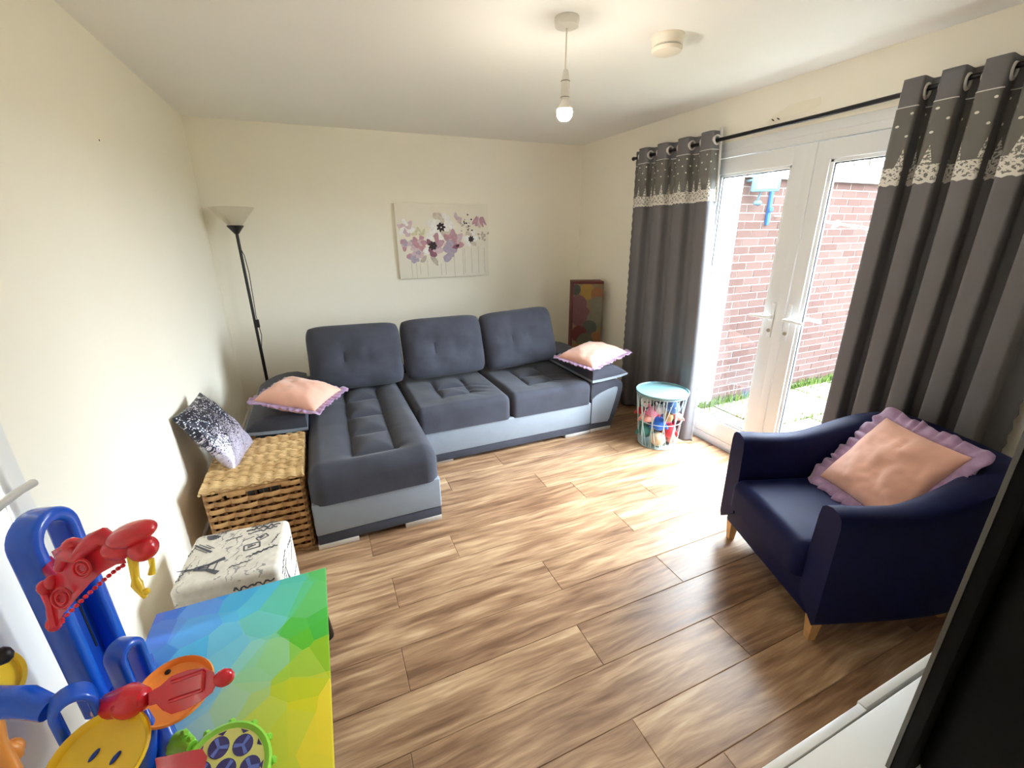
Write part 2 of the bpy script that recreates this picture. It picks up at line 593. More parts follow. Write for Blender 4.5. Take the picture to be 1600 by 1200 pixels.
# ================================================================== SETTING
# ---- floor with single planks
fl = MB().box(-0.12, W + 0.3, YF - 0.12, 0.12, -0.12, -0.010).build('floor', 'wood_dark' if 'wood_dark' in M else 'black_gap')
tag(fl, 'brown wood-effect laminate plank floor of the room', 'floor', kind='structure')
PLK = 1.297
ROWS = [(-3.484, 1.521), (-3.280, 2.10), (-3.080, 1.547), (-2.885, 2.139), (-2.680, 1.588), (-2.485, 2.166), (-2.290, 1.213), (-2.090, 2.10), (-1.895, 1.93)]
rows = []   # (y_front, y_back, joint x)
lo = -3.684
prev = lo
for yb, jx in ROWS:
    rows.append((prev, yb, jx))
    prev = yb
k = 0
while prev < 0:
    nb = min(prev + 0.197, 0.0)
    rows.append((prev, nb, 1.35 + 0.43 * ((k * 7) % 3)))
    prev = nb
    k += 1
prev = lo
k = 0
for jx in (1.725, 1.1, 1.95, 1.4):
    nf = max(prev - 0.199, YF)
    if prev - nf > 0.02:
        rows.append((nf, prev, jx))
    prev = nf
mcache = {}
for yf, yb, jx in rows:
    xs = [jx + PLK * q for q in range(-3, 4)]
    xs = [0.0] + [x for x in xs if 0.02 < x < W - 0.02] + [W]
    for x0, x1 in zip(xs, xs[1:]):
        key = (round(x1 - x0, 3), round(yb - yf, 3))
        if key not in mcache:
            a, b, g = key[0] / 2 - 0.0004, key[1] / 2 - 0.0004, 0.0022
            m = MB()
            m.faces([(-a, -b, -0.010), (a, -b, -0.010), (a, b, -0.010), (-a, b, -0.010),
                     (-a, -b, -0.0018), (a, -b, -0.0018), (a, b, -0.0018), (-a, b, -0.0018),
                     (-a + g, -b + g, 0), (a - g, -b + g, 0), (a - g, b - g, 0), (-a + g, b - g, 0)],
                    [(0, 1, 5, 4), (1, 2, 6, 5), (2, 3, 7, 6), (3, 0, 4, 7), (4, 5, 9, 8), (5, 6, 10, 9), (6, 7, 11, 10), (7, 4, 8, 11), (8, 9, 10, 11)])
            mcache[key] = m.mesh('plank', 'floor', angle=20)
        inst('plank', mcache[key], fl, ((x0 + x1) / 2, (yf + yb) / 2, 0))

# ---- ceiling and walls
tag(MB().box(-0.12, W + 0.3, YF - 0.12, 0.12, H, H + 0.12).build('ceiling', 'ceiling'), 'plain white painted ceiling', 'ceiling', kind='structure')
tag(MB().box(-0.12, W + 0.3, 0, 0.12, -0.1, H).build('wall_back', 'wall'), 'cream back wall behind the corner sofa', 'wall', kind='structure')
tag(MB().box(-0.12, W + 0.3, YF - 0.12, YF, -0.1, H).build('wall_front', 'wall'), 'cream wall behind the white media unit', 'wall', kind='structure')
DY0, DY1, DZ = -3.225, -1.625, 2.135       # french door opening
wr = MB().box(W, W + 0.28, DY1, 0, -0.1, H).box(W, W + 0.28, YF, DY0, -0.1, H).box(W, W + 0.28, DY0, DY1, DZ, H).build('wall_right', 'wall')
tag(wr, 'cream wall around the glazed garden doors', 'wall', kind='structure')
fp = MB()
poly = [(-2.10, 2.195), (-2.16, 2.235), (-2.24, 2.262), (-2.33, 2.266), (-2.42, 2.262), (-2.43, 2.225), (-2.35, 2.205), (-2.25, 2.2), (-2.17, 2.188)]
fp.prism(poly, 0.0, 0.0012, lambda p, q, t: V((W - t, p, q)))
fp.build('filler_patch', 'filler', wr)
for q in range(2):
    MB().tube([(W, -2.155 - 0.035 * q, 2.20), (W - 0.02, -2.155 - 0.035 * q, 2.205)], 0.003, 6).build('wall_screw', 'black_metal', wr)
LD0, LD1, LDZ = -3.80, -3.01, 2.03          # door opening in the left wall
wl = MB().box(-0.12, 0, LD1, 0, -0.1, H).box(-0.12, 0, YF, LD0, -0.1, H).box(-0.12, 0, LD0, LD1, LDZ, H).build('wall_left', 'wall')
tag(wl, 'cream wall beside the wicker hamper', 'wall', kind='structure')
MB().ball((0.0, -1.752, 1.956), (0.002, 0.006, 0.004), 1).build('wall_mark', 'black_gap', wl)

# ---- baseboards
def skirt(name, label, x0, x1, y0, y1):
    b = MB().box(x0, x1, y0, y1, 0, 0.10, 0.004)
    tag(b.build(name, 'gloss_white'), label, 'baseboard', kind='structure')
skirt('baseboard_back', 'white baseboard along the back wall', 0.015, W - 0.015, -0.015, 0)
skirt('baseboard_left', 'white baseboard along the wall by the hamper', 0, 0.015, LD1 + 0.07, 0)
skirt('baseboard_right', 'white baseboard along the garden door wall', W - 0.015, W, DY1, 0)
skirt('baseboard_front', 'white baseboard behind the media unit', 0.0, W, YF, YF + 0.015)

# ---- door in the left wall
d2 = thing('door_2', 'white interior door with grey lever handle', 'door', (0, -3.4, 0))
tag(d2, kind='structure')
MB().box(-0.045, -0.008, LD0 + 0.01, LD1 - 0.01, 0.005, LDZ - 0.01, 0.002).build('door_leaf', 'gloss_white', d2)
for y0, y1, z0, z1 in ((LD1 - 0.004, LD1 + 0.058, 0, LDZ + 0.06), (LD0 - 0.058, LD0 + 0.004, 0, LDZ + 0.06), (LD0, LD1, LDZ, LDZ + 0.06)):
    MB().box(0, 0.024, y0, y1, z0, z1, 0.010, 3).build('architrave', 'gloss_white', d2)
hb = MB()
hb.lathe([(0.026, 0), (0.026, 0.008), (0.011, 0.012), (0.010, 0.06)], 16, frame((-0.008, -3.16, 1.045), (0, 1, 0), (0, 0, 1)))
hd = hb.build('handle_rose', 'chrome', d2)
MB().tube([(0.052, -3.165, 1.045), (0.056, -3.12, 1.047), (0.058, -3.05, 1.043), (0.060, -3.005, 1.037)], [0.011, 0.010, 0.009, 0.010], 12).build('lever', 'chrome', hd)

# ---- french doors
d1 = thing('door_1', 'white double french doors with clear glass', 'door', (W, -2.425, 0))
tag(d1, kind='structure')
fx0, fx1 = W + 0.012, W + 0.082
YM = -2.428
fr = MB()
fr.box(fx0, fx1, DY0, DY0 + 0.055, 0, DZ, 0.004).box(fx0, fx1, DY1 - 0.055, DY1, 0, DZ, 0.004)
fr.box(fx0, fx1, DY0 + 0.05, DY1 - 0.05, 2.045, DZ, 0.004).box(fx0, fx1 + 0.05, DY0 + 0.05, DY1 - 0.05, -0.03, 0.055, 0.004)
fr.box(fx0 - 0.008, fx0 + 0.02, DY0, DY1, 2.085, DZ, 0.003)
fr.build('outer_frame', 'upvc', d1)
for side in (1, -1):                      # 1: leaf beside the sofa, -1: leaf beside the armchair
    ya, yb = (YM + 0.002, DY1 - 0.058) if side == 1 else (DY0 + 0.058, YM - 0.002)
    gy0, gy1, gz0, gz1 = ya + 0.108, yb - 0.108, 0.195, 1.942
    lf = MB()
    lx0, lx1 = fx0 - 0.006, fx1 - 0.012
    lf.box(lx0, lx1, ya, gy0, 0.06, 2.04, 0.004).box(lx0, lx1, gy1, yb, 0.06, 2.04, 0.004)
    lf.box(lx0, lx1, gy0 - 0.002, gy1 + 0.002, 0.06, gz0, 0.004).box(lx0, lx1, gy0 - 0.002, gy1 + 0.002, gz1, 2.04, 0.004)
    leaf = lf.build('door_leaf', 'upvc', d1)
    bd = MB()                              # glazing bead
    b = 0.018
    for (p0, p1, q0, q1) in ((gy0, gy0 + b, gz0, gz1), (gy1 - b, gy1, gz0, gz1), (gy0, gy1, gz0, gz0 + b), (gy0, gy1, gz1 - b, gz1)):
        bd.box(lx0 + 0.010, lx0 + 0.03, p0, p1, q0, q1, 0.003)
    bd.build('glazing_bead', 'upvc', leaf)
    gk = MB()
    g = 0.006
    for (p0, p1, q0, q1) in ((gy0 + b, gy0 + b + g, gz0, gz1), (gy1 - b - g, gy1 - b, gz0, gz1), (gy0, gy1, gz0 + b, gz0 + b + g), (gy0, gy1, gz1 - b - g, gz1 - b)):
        gk.box(lx0 + 0.020, lx0 + 0.036, p0, p1, q0, q1)
    gk.build('gasket', 'rubber', leaf)
    MB().box(lx0 + 0.030, lx0 + 0.034, gy0, gy1, gz0, gz1).build('pane', 'glass', leaf)
    # handle: long white plate, lever, lock
    hy = YM + 0.056 * side
    pl = MB().box(lx0 - 0.010, lx0, hy - 0.016, hy + 0.016, 0.915, 1.145, 0.007, 3)
    plate = pl.build('handle_plate', 'upvc', leaf)
    MB().tube([(lx0 - 0.008, hy, 1.05), (lx0 - 0.045, hy, 1.05), (lx0 - 0.052, hy + 0.012 * side, 1.05), (lx0 - 0.050, hy + 0.06 * side, 1.052), (lx0 - 0.048, hy + 0.125 * side, 1.046)],
              [0.010, 0.010, 0.011, 0.010, 0.008], 10).build('lever', 'upvc', plate)
    MB().lathe([(0.012, 0), (0.012, 0.006), (0.007, 0.008), (0.007, 0.012)], 14, frame((lx0 - 0.009, hy, 0.962), (0, 1, 0), (0, 0, -1))).build('lock_cylinder', 'brass', plate)
    # matching lever outside
    ox = lx1
    MB().tube([(ox, hy, 1.05), (ox + 0.045, hy, 1.05), (ox + 0.05, hy + 0.06 * side, 1.05), (ox + 0.048, hy + 0.125 * side, 1.045)], 0.010, 8).build('outside_lever', 'upvc', leaf)
    MB().box(ox, ox + 0.01, hy - 0.016, hy + 0.016, 0.915, 1.145, 0.005).build('outside_plate', 'upvc', leaf)
MB().box(fx0 - 0.016, fx0, YM - 0.030, YM + 0.022, 0.06, 2.04, 0.005).build('meeting_strip', 'upvc', d1)

# ================================================================== OUTSIDE
GZ = -0.13
WY = -1.13
gr = MB().box(W + 0.28, 90, -60, 60, GZ - 0.2, GZ - 0.035).build('ground', 'soil')
tag(gr, 'bare soil between paving slabs of the yard', 'ground', kind='structure')
sm = MB().box(-0.293, 0.293, -0.293, 0.293, -0.04, 0.0, 0.008, 1).mesh('paving_slab', 'slab')
pv = thing('pavement', 'worn paving slabs of the yard outside the doors', 'paving', (4.0, -2.5, GZ))
tag(pv, kind='structure')
for i in range(8):
    for j in range(9):
        inst('paving_slab', sm, pv, (W + 0.60 + i * 0.61, WY - 0.42 - j * 0.61, GZ + random.uniform(-0.006, 0.004)), (random.uniform(-.01, .01), random.uniform(-.01, .01), random.uniform(-.02, .02)))
# grass in the joints and along the wall foot
gm = MB()
for q in range(2600):
    if random.random() < 0.5:
        x = random.uniform(W + 0.35, 7.2)
        y = WY - abs(random.gauss(0.05, 0.09)) - 0.02
    elif random.random() < 0.5:
        x = W + 0.295 + 0.61 * random.randint(0, 7) + random.gauss(0, 0.02)
        y = random.uniform(WY - 3.0, WY - 0.1)
    else:
        x = random.uniform(W + 0.35, 7.5)
        y = WY - 0.115 - 0.61 * random.randint(0, 5) + random.gauss(0, 0.02)
    h = random.uniform(0.02, 0.075)
    a = random.uniform(0, 2 * PI)
    dx, dy = math.cos(a) * 0.008, math.sin(a) * 0.008
    lx, ly = random.gauss(0, 0.02), random.gauss(0, 0.02)
    gm.faces([(x - dx, y - dy, GZ - 0.03), (x + dx, y + dy, GZ - 0.03), (x + lx, y + ly, GZ + h)], [(0, 1, 2)])
tag(gm.build('grass', 'grass'), 'short green grass growing between the paving slabs', 'grass', kind='stuff')
# brick outbuilding: mortar core, single bricks, fascia, roof felt
ob = thing('outbuilding', 'pinkish brick outbuilding with white fascia across the yard', 'building', (5.6, WY, GZ))
BX0, BX1, BZ1 = 4.40, 9.0, 2.03
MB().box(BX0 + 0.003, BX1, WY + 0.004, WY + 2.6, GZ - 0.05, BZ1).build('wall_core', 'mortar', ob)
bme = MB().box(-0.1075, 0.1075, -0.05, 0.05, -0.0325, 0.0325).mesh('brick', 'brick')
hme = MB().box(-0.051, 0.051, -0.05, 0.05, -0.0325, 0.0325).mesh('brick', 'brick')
cands = []
nr = int((BZ1 - GZ) / 0.075)
for r in range(nr + 1):
    z = BZ1 - 0.0375 - 0.075 * r
    if z < GZ - 0.02:
        break
    x = BX0
    if r % 2:
        cands.append((x + 0.051, z, 1))
        x += 0.1125
    while x < BX1 - 0.2:
        cands.append((x + 0.1075, z, 0))
        x += 0.225
cands.sort(key=lambda q: q[0])
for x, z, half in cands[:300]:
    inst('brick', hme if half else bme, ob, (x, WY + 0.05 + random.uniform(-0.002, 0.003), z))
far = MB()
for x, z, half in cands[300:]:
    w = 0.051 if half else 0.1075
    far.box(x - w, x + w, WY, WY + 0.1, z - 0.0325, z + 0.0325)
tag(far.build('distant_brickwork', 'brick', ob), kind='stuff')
MB().box(BX0, BX1, WY - 0.05, WY + 0.02, BZ1, 2.130, 0.004).build('fascia', 'fascia', ob)
MB().box(BX0, BX1, WY - 0.02, WY + 2.6, 2.130, 2.185, 0.006).build('roof_felt', 'felt', ob)
rw = MB().box(W + 0.28, BX0 - 0.012, WY - 0.02, WY + 0.2, GZ - 0.05, 3.2).build('garden_wall', 'render', origin=(4.0, WY, GZ))
tag(rw, 'plain white rendered wall beside the brick outbuilding', 'wall')
# floodlight
fd = thing('floodlight', 'small square floodlight with sensor on the brick outbuilding', 'floodlight', (4.53, WY, 1.98))
mxf = frame((4.52, WY - 0.15, 1.975), (0.86, -0.5, 0), (0, -0.1, 1))
MB().box(-0.115, 0.115, -0.075, 0.075, -0.04, 0.02, 0.012, mx=mxf).build('lamp_body', 'flood_body', fd)
MB().box(-0.085, 0.085, -0.052, 0.052, 0.018, 0.026, 0.003, mx=mxf).build('lamp_glass', 'flood_glass', fd)
MB().tube([(4.45, WY, 2.0), (4.45, WY - 0.07, 2.0)], 0.012, 8).tube([(4.59, WY, 2.0), (4.59, WY - 0.07, 2.0)], 0.012, 8).build('bracket', 'flood_body', fd)
MB().tube([(4.52, WY - 0.11, 1.93), (4.52, WY - 0.09, 1.83)], 0.010, 8).ball((4.52, WY - 0.09, 1.81), (0.04, 0.035, 0.025), 2).build('motion_sensor', 'flood_body', fd)
st = MB().box(4.765, 4.795, WY - 0.03, WY, 1.62, 1.92, 0.005).box(4.757, 4.803, WY - 0.045, WY - 0.02, 1.74, 1.78, 0.004).build('wall_clip', 'bluestrip', origin=(4.78, WY, 1.77))
tag(st, 'blue plastic strip fixed to the brick wall beside the floodlight', 'strip')
cl = thing('clothes_line', 'white clothes line stretched along the brick wall', 'clothes line', (5.9, WY - 0.12, 1.6))
for dz in (0.0, -0.035):
    MB().tube([(4.9, WY - 0.12, 1.72 + dz), (5.7, WY - 0.12, 1.635 + dz * 0.4), (6.6, WY - 0.12, 1.56 + dz), (8.2, WY - 0.12, 1.44 + dz)], 0.004, 6).build('line', 'line', cl)
MB().lathe([(0.004, -0.06), (0.03, -0.03), (0.028, 0.01), (0.008, 0.07)], 10, frame((5.66, WY - 0.12, 1.622), (0, 1, 0), (0.6, 0, -0.9))).build('tensioner', 'line', cl)
for (x, y, z) in ((4.9, WY, 1.72), (8.2, WY, 1.44)):
    MB().tube([(x, y, z - 0.02), (x, y - 0.12, z - 0.02)], 0.008, 6).build('hook', 'line', cl)


def bare_tree(x, y, h, seed, label):
    rnd = random.Random(seed)
    m = MB()

    def br(p, d, L, r, lv):
        q = p + d * L
        m.tube([p, p + d * L * 0.5 + V((rnd.gauss(0, .03), rnd.gauss(0, .03), 0)) * L, q], [r, r * 0.8, r * 0.6], 5)
        if lv:
            for _ in range(4):
                nd = (d + V((rnd.gauss(0, .5), rnd.gauss(0, .5), rnd.gauss(0.15, .3)))).normalized()
                br(p + d * L * rnd.uniform(0.5, 1.0), nd, L * rnd.uniform(0.5, 0.75), r * 0.55, lv - 1)
    br(V((x, y, GZ - 0.1)), V((0.03, 0, 1)).normalized(), h * 0.38, 0.07, 4)
    tag(m.build('bare_tree', 'bark', origin=(x, y, GZ)), label, 'tree', 'bare trees beyond the outbuilding')


bare_tree(8.4, 3.6, 4.6, 3, 'leafless tree standing beyond the outbuilding roof')
bare_tree(12.6, 5.0, 5.6, 5, 'leafless tree standing beyond the outbuilding roof')
bare_tree(12.0, 2.2, 4.2, 9, 'leafless tree standing beyond the outbuilding roof')

# ================================================================== CORNER SOFA
SX0, SXC, SX1 = 0.552, 1.217, 2.630        # chaise outer side, chaise/main joint, main outer side
YM1, YC1, YB = -1.512, -2.125, -0.62       # main front, chaise front, rear
sofa = thing('corner_sofa', 'charcoal fabric corner sofa with light grey leatherette panels and chrome feet', 'sofa', (1.6, -1.2, 0))


def tuft(x0, x1, y0, y1, z0, z1, rad, hf, nx, ny):
    m = MB()

    def spread(n, L):
        e = [0, .06, .16, .32, .55, .8, 1.0]
        pts = [rad * q for q in e]
        k = max(4, n)
        pts += [rad + (L - 2 * rad) * i / k for i in range(1, k)]
        pts += [L - rad * q for q in e[::-1]]
        return pts
    xs, ys = spread(nx, x1 - x0), spread(ny, y1 - y0)
    Lx, Ly = x1 - x0, y1 - y0
    nX, nY = len(xs), len(ys)
    top = []
    for a in xs:
        col = []
        for b in ys:
            ex = rad - a if a < rad else (-(rad - (Lx - a)) if Lx - a < rad else 0)
            ey = rad - b if b < rad else (-(rad - (Ly - b)) if Ly - b < rad else 0)
            hh = math.hypot(ex, ey)
            px, py = a, b
            if hh > rad:
                s = rad / hh
                px += ex * (1 - s)
                py += ey * (1 - s)
                hh = rad
            z = z1 - rad * (1 - math.sqrt(max(0, 1 - (hh / rad) ** 2)))
            X, Y = x0 + px, y0 + py
            z += hf(X, Y) * (1 - (hh / rad) ** 2)
            col.append(m.bm.verts.new((X, Y, z)))
        top.append(col)
    for i in range(nX - 1):
        for j in range(nY - 1):
            m.bm.faces.new((top[i][j], top[i + 1][j], top[i + 1][j + 1], top[i][j + 1]))
    loop = [top[i][0] for i in range(nX)] + [top[-1][j] for j in range(1, nY)] + [top[i][-1] for i in range(nX - 2, -1, -1)] + [top[0][j] for j in range(nY - 2, 0, -1)]
    low = [m.bm.verts.new((v.co.x, v.co.y, z0)) for v in loop]
    n = len(loop)
    for i in range(n):
        m.bm.faces.new((loop[i], loop[(i + 1) % n], low[(i + 1) % n], low[i]))
    m.bm.faces.new(low)
    bmesh.ops.remove_doubles(m.bm, verts=m.bm.verts, dist=1e-5)
    return m


def segd(x, y, a, b):
    ax, ay = a
    bx, by = b
    dx, dy = bx - ax, by - ay
    t = max(0, min(1, ((x - ax) * dx + (y - ay) * dy) / (dx * dx + dy * dy)))
    return math.hypot(x - ax - t * dx, y - ay - t * dy)


def seamf(segs, depth, sig, puff=0.0, wr=0.004, sc=6.0):
    def f(x, y):
        d = min(segd(x, y, a, b) for a, b in segs)
        return -depth * math.exp(-(d / sig)) + puff * (1 - math.exp(-(d / 0.07) ** 2)) + wr * noise.noise(V((x * sc, y * sc, 1.3)))
    return f


# bases: dark plinth, grey band
def base(name, x0, x1, y0, y1):
    MB().box(x0, x1, y0, y1, 0.026, 0.084, 0.006).build('plinth', 'sofa', sofa)
    MB().box(x0 - 0.003, x1 + 0.003, y0 - 0.003, y1, 0.083, 0.270, 0.010, 3).build('base_panel', 'sofa_band', sofa)
base('chaise', SX0, SXC, YC1, YB)
base('main', SXC + 0.006, SX1, YM1, YB)
xs1, xs2 = 0.795, 1.022
ys = [-1.13, -1.44, -1.72, -1.985]
segs = [((xs1 + .008, -0.95), (xs1 - .012, ys[-1])), ((xs2 + .008, -0.95), (xs2 - .012, ys[-1]))] + [((xs1, y), (xs2, y)) for y in ys]
tuft(SX0 - 0.004, SXC + 0.004, YC1 - 0.012, YB, 0.262, 0.452, 0.075, seamf(segs, 0.030, 0.018, 0.018), 44, 70).build('chaise_seat', 'sofa', sofa)
for x0, x1 in ((SXC + 0.012, 1.925), (1.932, SX1 - 0.002)):
    a, b = x0 + 0.235 * (x1 - x0) / 0.7 + 0.005, x0 + 0.475 * (x1 - x0) / 0.7
    sg = [((a, -0.95), (a - .01, -1.33)), ((b, -0.95), (b - .01, -1.30)), ((a, -1.315), (b, -1.30)), ((a, -1.12), (b, -1.12))]
    s1 = seamf(sg, 0.022, 0.016, 0.010, 0.010, 5)

    def hf(x, y, s1=s1, b=b):
        w = 0.010 * math.exp(-((x - b - 0.02) / 0.10) ** 2 - ((y + 1.27) / 0.10) ** 2) * math.sin((x * 0.8 + y) * 70)
        return s1(x, y) + w
    tuft(x0, x1, YM1 - 0.010, YB, 0.264, 0.440, 0.045, hf, 48, 52).build('seat_cushion', 'sofa', sofa)
# low frame behind the cushions
MB().box(0.33, 2.86, YB - 0.03, YB + 0.09, 0.05, 0.505, 0.035, 4).build('back_frame', 'sofa', sofa)


def bigpillow(w, h, t, hf, n=40, p=5.0, q=0.42, cc=0.02, kr=0.0):
    m = MB()
    for sg in (1, -1):
        def fn(a, b, sg=sg):
            u, v = math.sin((a - .5) * PI), math.sin((b - .5) * PI)
            z = max(0.0, (1 - abs(u) ** p) * (1 - abs(v) ** p)) ** q * t / 2
            e = (1 - abs(u) ** 6) * (1 - abs(v) ** 6)
            return V((w / 2 * u * (1 - cc * (1 - v * v)) * math.sqrt(1 - kr * v ** 6), h / 2 * v * (1 - cc * (1 - u * u)) * math.sqrt(1 - kr * u ** 6), sg * (z + hf(u, v, sg) * e)))
        m.grid(fn, n, n, lambda a, b: (0.5 + 0.5 * math.sin((a - .5) * PI), 0.5 + 0.5 * math.sin((b - .5) * PI)))
    m.weld(1e-4)
    return m


for i, (cx, w, hh, tl) in enumerate(((0.925, 0.665, 0.475, 0.02), (1.605, 0.655, 0.475, 0.0), (2.285, 0.66, 0.485, -0.045))):
    def hf(u, v, sg, i=i):
        if sg < 0:
            return 0.0
        d = 0.0
        for bx in (-0.28, 0.24):
            d -= 0.012 * math.exp(-((u - bx) / 0.035) ** 2) * math.exp(-((v + 0.05) / 0.30) ** 2)
            d -= 0.012 * math.exp(-((u - bx) / 0.22) ** 2 - ((v + 0.1) / 0.35) ** 2)
        d += 0.018 * noise.noise(V((u * 2.0 + i * 5, v * 2.0, 0))) + 0.004 * noise.noise(V((u * 7, v * 7, i * 3)))
        if i == 0:
            d -= 0.02 * math.exp(-((u - 0.45) / 0.18) ** 2 - ((v - 0.95) / 0.25) ** 2)
        return d
    up = V((tl, 0.34, 0.94)).normalized()
    ct = V((cx, -1.055, 0.447)) + up * (hh / 2) + V((0, 0.105, 0.035))
    mx = frame(ct, (1, 0, tl * -1.0), up)
    bigpillow(w * 1.02, hh * 1.02, 0.235, hf, 44, 3.2, 0.36, 0.012, 0.15).build('back_cushion', 'sofa', sofa, mx=mx)
# arms
for side in (1, -1):
    X0 = SX1 + 0.006 if side == 1 else SX0 - 0.006

    def px(q):
        return X0 + q * side
    def ex(p, q, t):
        return V((px(p), t, q))
    prof = [(0.0, 0.026), (0.205, 0.026), (0.245, 0.12), (0.275, 0.22), (0.300, 0.32), (0.303, 0.37), (0.292, 0.405), (0.262, 0.428), (0.20, 0.437), (0.10, 0.43), (0.0, 0.415)]
    arm = MB().prism(prof, YM1 + 0.01, YB, ex).build('armrest', 'sofa', sofa)
    ins = [(0.006, 0.082), (0.170, 0.075), (0.185, 0.10), (0.228, 0.25), (0.250, 0.345), (0.247, 0.368), (0.225, 0.372), (0.16, 0.362), (0.09, 0.342), (0.04, 0.32), (0.006, 0.295)]
    MB().prism(ins, YM1 + 0.002, YM1 + 0.03, ex).build('armrest_panel', 'sofa_band', arm)
    pad = [(-0.012, 0.447), (0.07, 0.447), (0.16, 0.454), (0.25, 0.462), (0.318, 0.474), (0.327, 0.482), (0.318, 0.492), (0.27, 0.515), (0.20, 0.535), (0.12, 0.545), (0.05, 0.543), (-0.01, 0.528)]
    pad = [(p_, q_ if q_ < 0.483 else 0.483 + (q_ - 0.483) * 1.45) for p_, q_ in pad]
    mp = MB()
    secs = [(YM1 - 0.014, 0.55), (YM1 - 0.012, 0.74), (YM1 - 0.004, 0.90), (YM1 + 0.014, 0.98), (YM1 + 0.04, 1.0), (-1.0, 1.04), (YB, 1.0)]
    prs = [[mp.bm.verts.new(ex(p_, 0.470 + (q_ - 0.470) * sc2, yy)) for p_, q_ in pad] for yy, sc2 in secs]
    for A_, B_ in zip(prs, prs[1:]):
        for k in range(len(pad)):
            mp.bm.faces.new((A_[k], A_[(k + 1) % len(pad)], B_[(k + 1) % len(pad)], B_[k]))
    mp.bm.faces.new(prs[0])
    mp.bm.faces.new(prs[-1])
    pa = mp.build('arm_pad', 'sofa', arm, angle=60)
    band = [(-0.012, 0.4435), (0.07, 0.4445), (0.16, 0.451), (0.25, 0.459), (0.318, 0.471), (0.330, 0.482), (0.318, 0.487), (0.25, 0.479), (0.16, 0.472), (0.07, 0.466), (-0.012, 0.464)]
    MB().prism(band, YM1 - 0.016, YB, ex).build('pad_edge', 'sofa_band', pa)
for x0, x1, y in ((0.548, 0.752, YC1), (1.005, 1.214, YC1), (1.26, 1.47, YM1 + 0.03), (2.398, 2.626, YM1), (2.640, 2.842, YM1 + 0.012), (0.345, 0.545, YM1 + 0.012),
                  (0.56, 0.76, YB - 0.06), (2.40, 2.62, YB - 0.06)):
    MB().box(x0, x1, y - 0.004, y + 0.05, 0.0, 0.027, 0.002).build('foot', 'chrome', sofa)


# ================================================================== THROW PILLOWS
def throw(name, label, ct, xd, yd, w, h, t, mat, ruffle=None, group=None, seed=0, cc=0.05, wr=0.006):
    ct = V(ct)
    o = thing(name, label, 'pillow', ct, group=group)
    mx = frame(ct, xd, yd)

    def hf(u, v, sg):
        q = V((u * 2.1 + seed, v * 2.1, sg * 2.0))
        return wr * noise.noise(q) * 1.6 + wr * 0.6 * noise.noise(q * 3) + wr * 0.5 * math.sin(7 * (u + v) + 3 * noise.noise(q))
    bigpillow(w, h, t, hf, 40, 2.6, 0.48, cc).build('cover', mat, o, mx=mx)
    if ruffle:
        m = MB()
        N = 560

        def edge(s):
            s = (s % 1.0) * 4
            k, f = int(s), s - int(s)
            f = 2 * f - 1
            u, v = [(f, -1), (1, f), (-f, 1), (-1, -f)][k % 4]
            return V((w / 2 * u * (1 - cc * (1 - v * v)), h / 2 * v * (1 - cc * (1 - u * u)), 0)), V((u if abs(u) > .999 else u * abs(u) ** 8, v if abs(v) > .999 else v * abs(v) ** 8, 0))

        def fn(a, b):
            e, n = edge(a)
            amp = 0.010 * b * ruffle / 0.045 * (0.7 + 0.6 * noise.noise(V((a * 25, 9, seed))))
            ph = 2 * PI * a * 34 + 4.0 * noise.noise(V((a * 30, seed, 0)))
            return e * (1 - 0.02 * (1 - b)) + n.normalized() * (ruffle * b) * (1 + 0.12 * math.sin(ph * 0.37)) + V((0, 0, amp * math.sin(ph) + 0.006 * b * noise.noise(V((a * 12, 3, seed)))))
        m.grid(fn, N, 3)
        m.weld(1e-5)
        r = m.build('ruffle', 'ruffle', o, mx=mx, angle=80)
        md = r.modifiers.new('thick', 'SOLIDIFY')
        md.thickness = 0.0015
    return o


throw('throw_pillow', 'peach pillow with lilac ruffle lying on the armrest beside the wicker hamper', (0.535, -1.395, 0.632), (0.84, -0.50, -0.13), (0.42, 0.90, 0.08), 0.385, 0.32, 0.17, 'pink', 0.042, 'peach ruffled pillows', 1)
throw('throw_pillow', 'peach pillow with lilac ruffle lying on the armrest beside the curtain', (2.71, -1.375, 0.630), (0.95, 0.27, 0.12), (-0.20, 0.95, 0.03), 0.42, 0.375, 0.15, 'pink', 0.042, 'peach ruffled pillows', 2)

# ================================================================== WICKER HAMPER
BXA, BXB, BYA, BYB = 0.105, 0.525, -2.075, -1.555
hm = thing('wicker_hamper', 'woven wicker hamper with hinged lid standing against the chaise', 'hamper', ((BXA + BXB) / 2, (BYA + BYB) / 2, 0))
HZ = 0.425
# inner dark liner shell
ln = MB()
for x0, x1, y0, y1 in ((BXA + .012, BXB - .012, BYA + .012, BYA + .02), (BXA + .012, BXB - .012, BYB - .02, BYB - .012), (BXA + .012, BXA + .02, BYA + .012, BYB - .012), (BXB - .02, BXB - .012, BYA + .012, BYB - .012)):
    ln.box(x0, x1, y0, y1, 0.004, 0.375)
ln.box(BXA + .012, BXB - .012, BYA + .012, BYB - .012, 0.004, 0.012)
ln.build('liner', 'wicker_dark', hm)
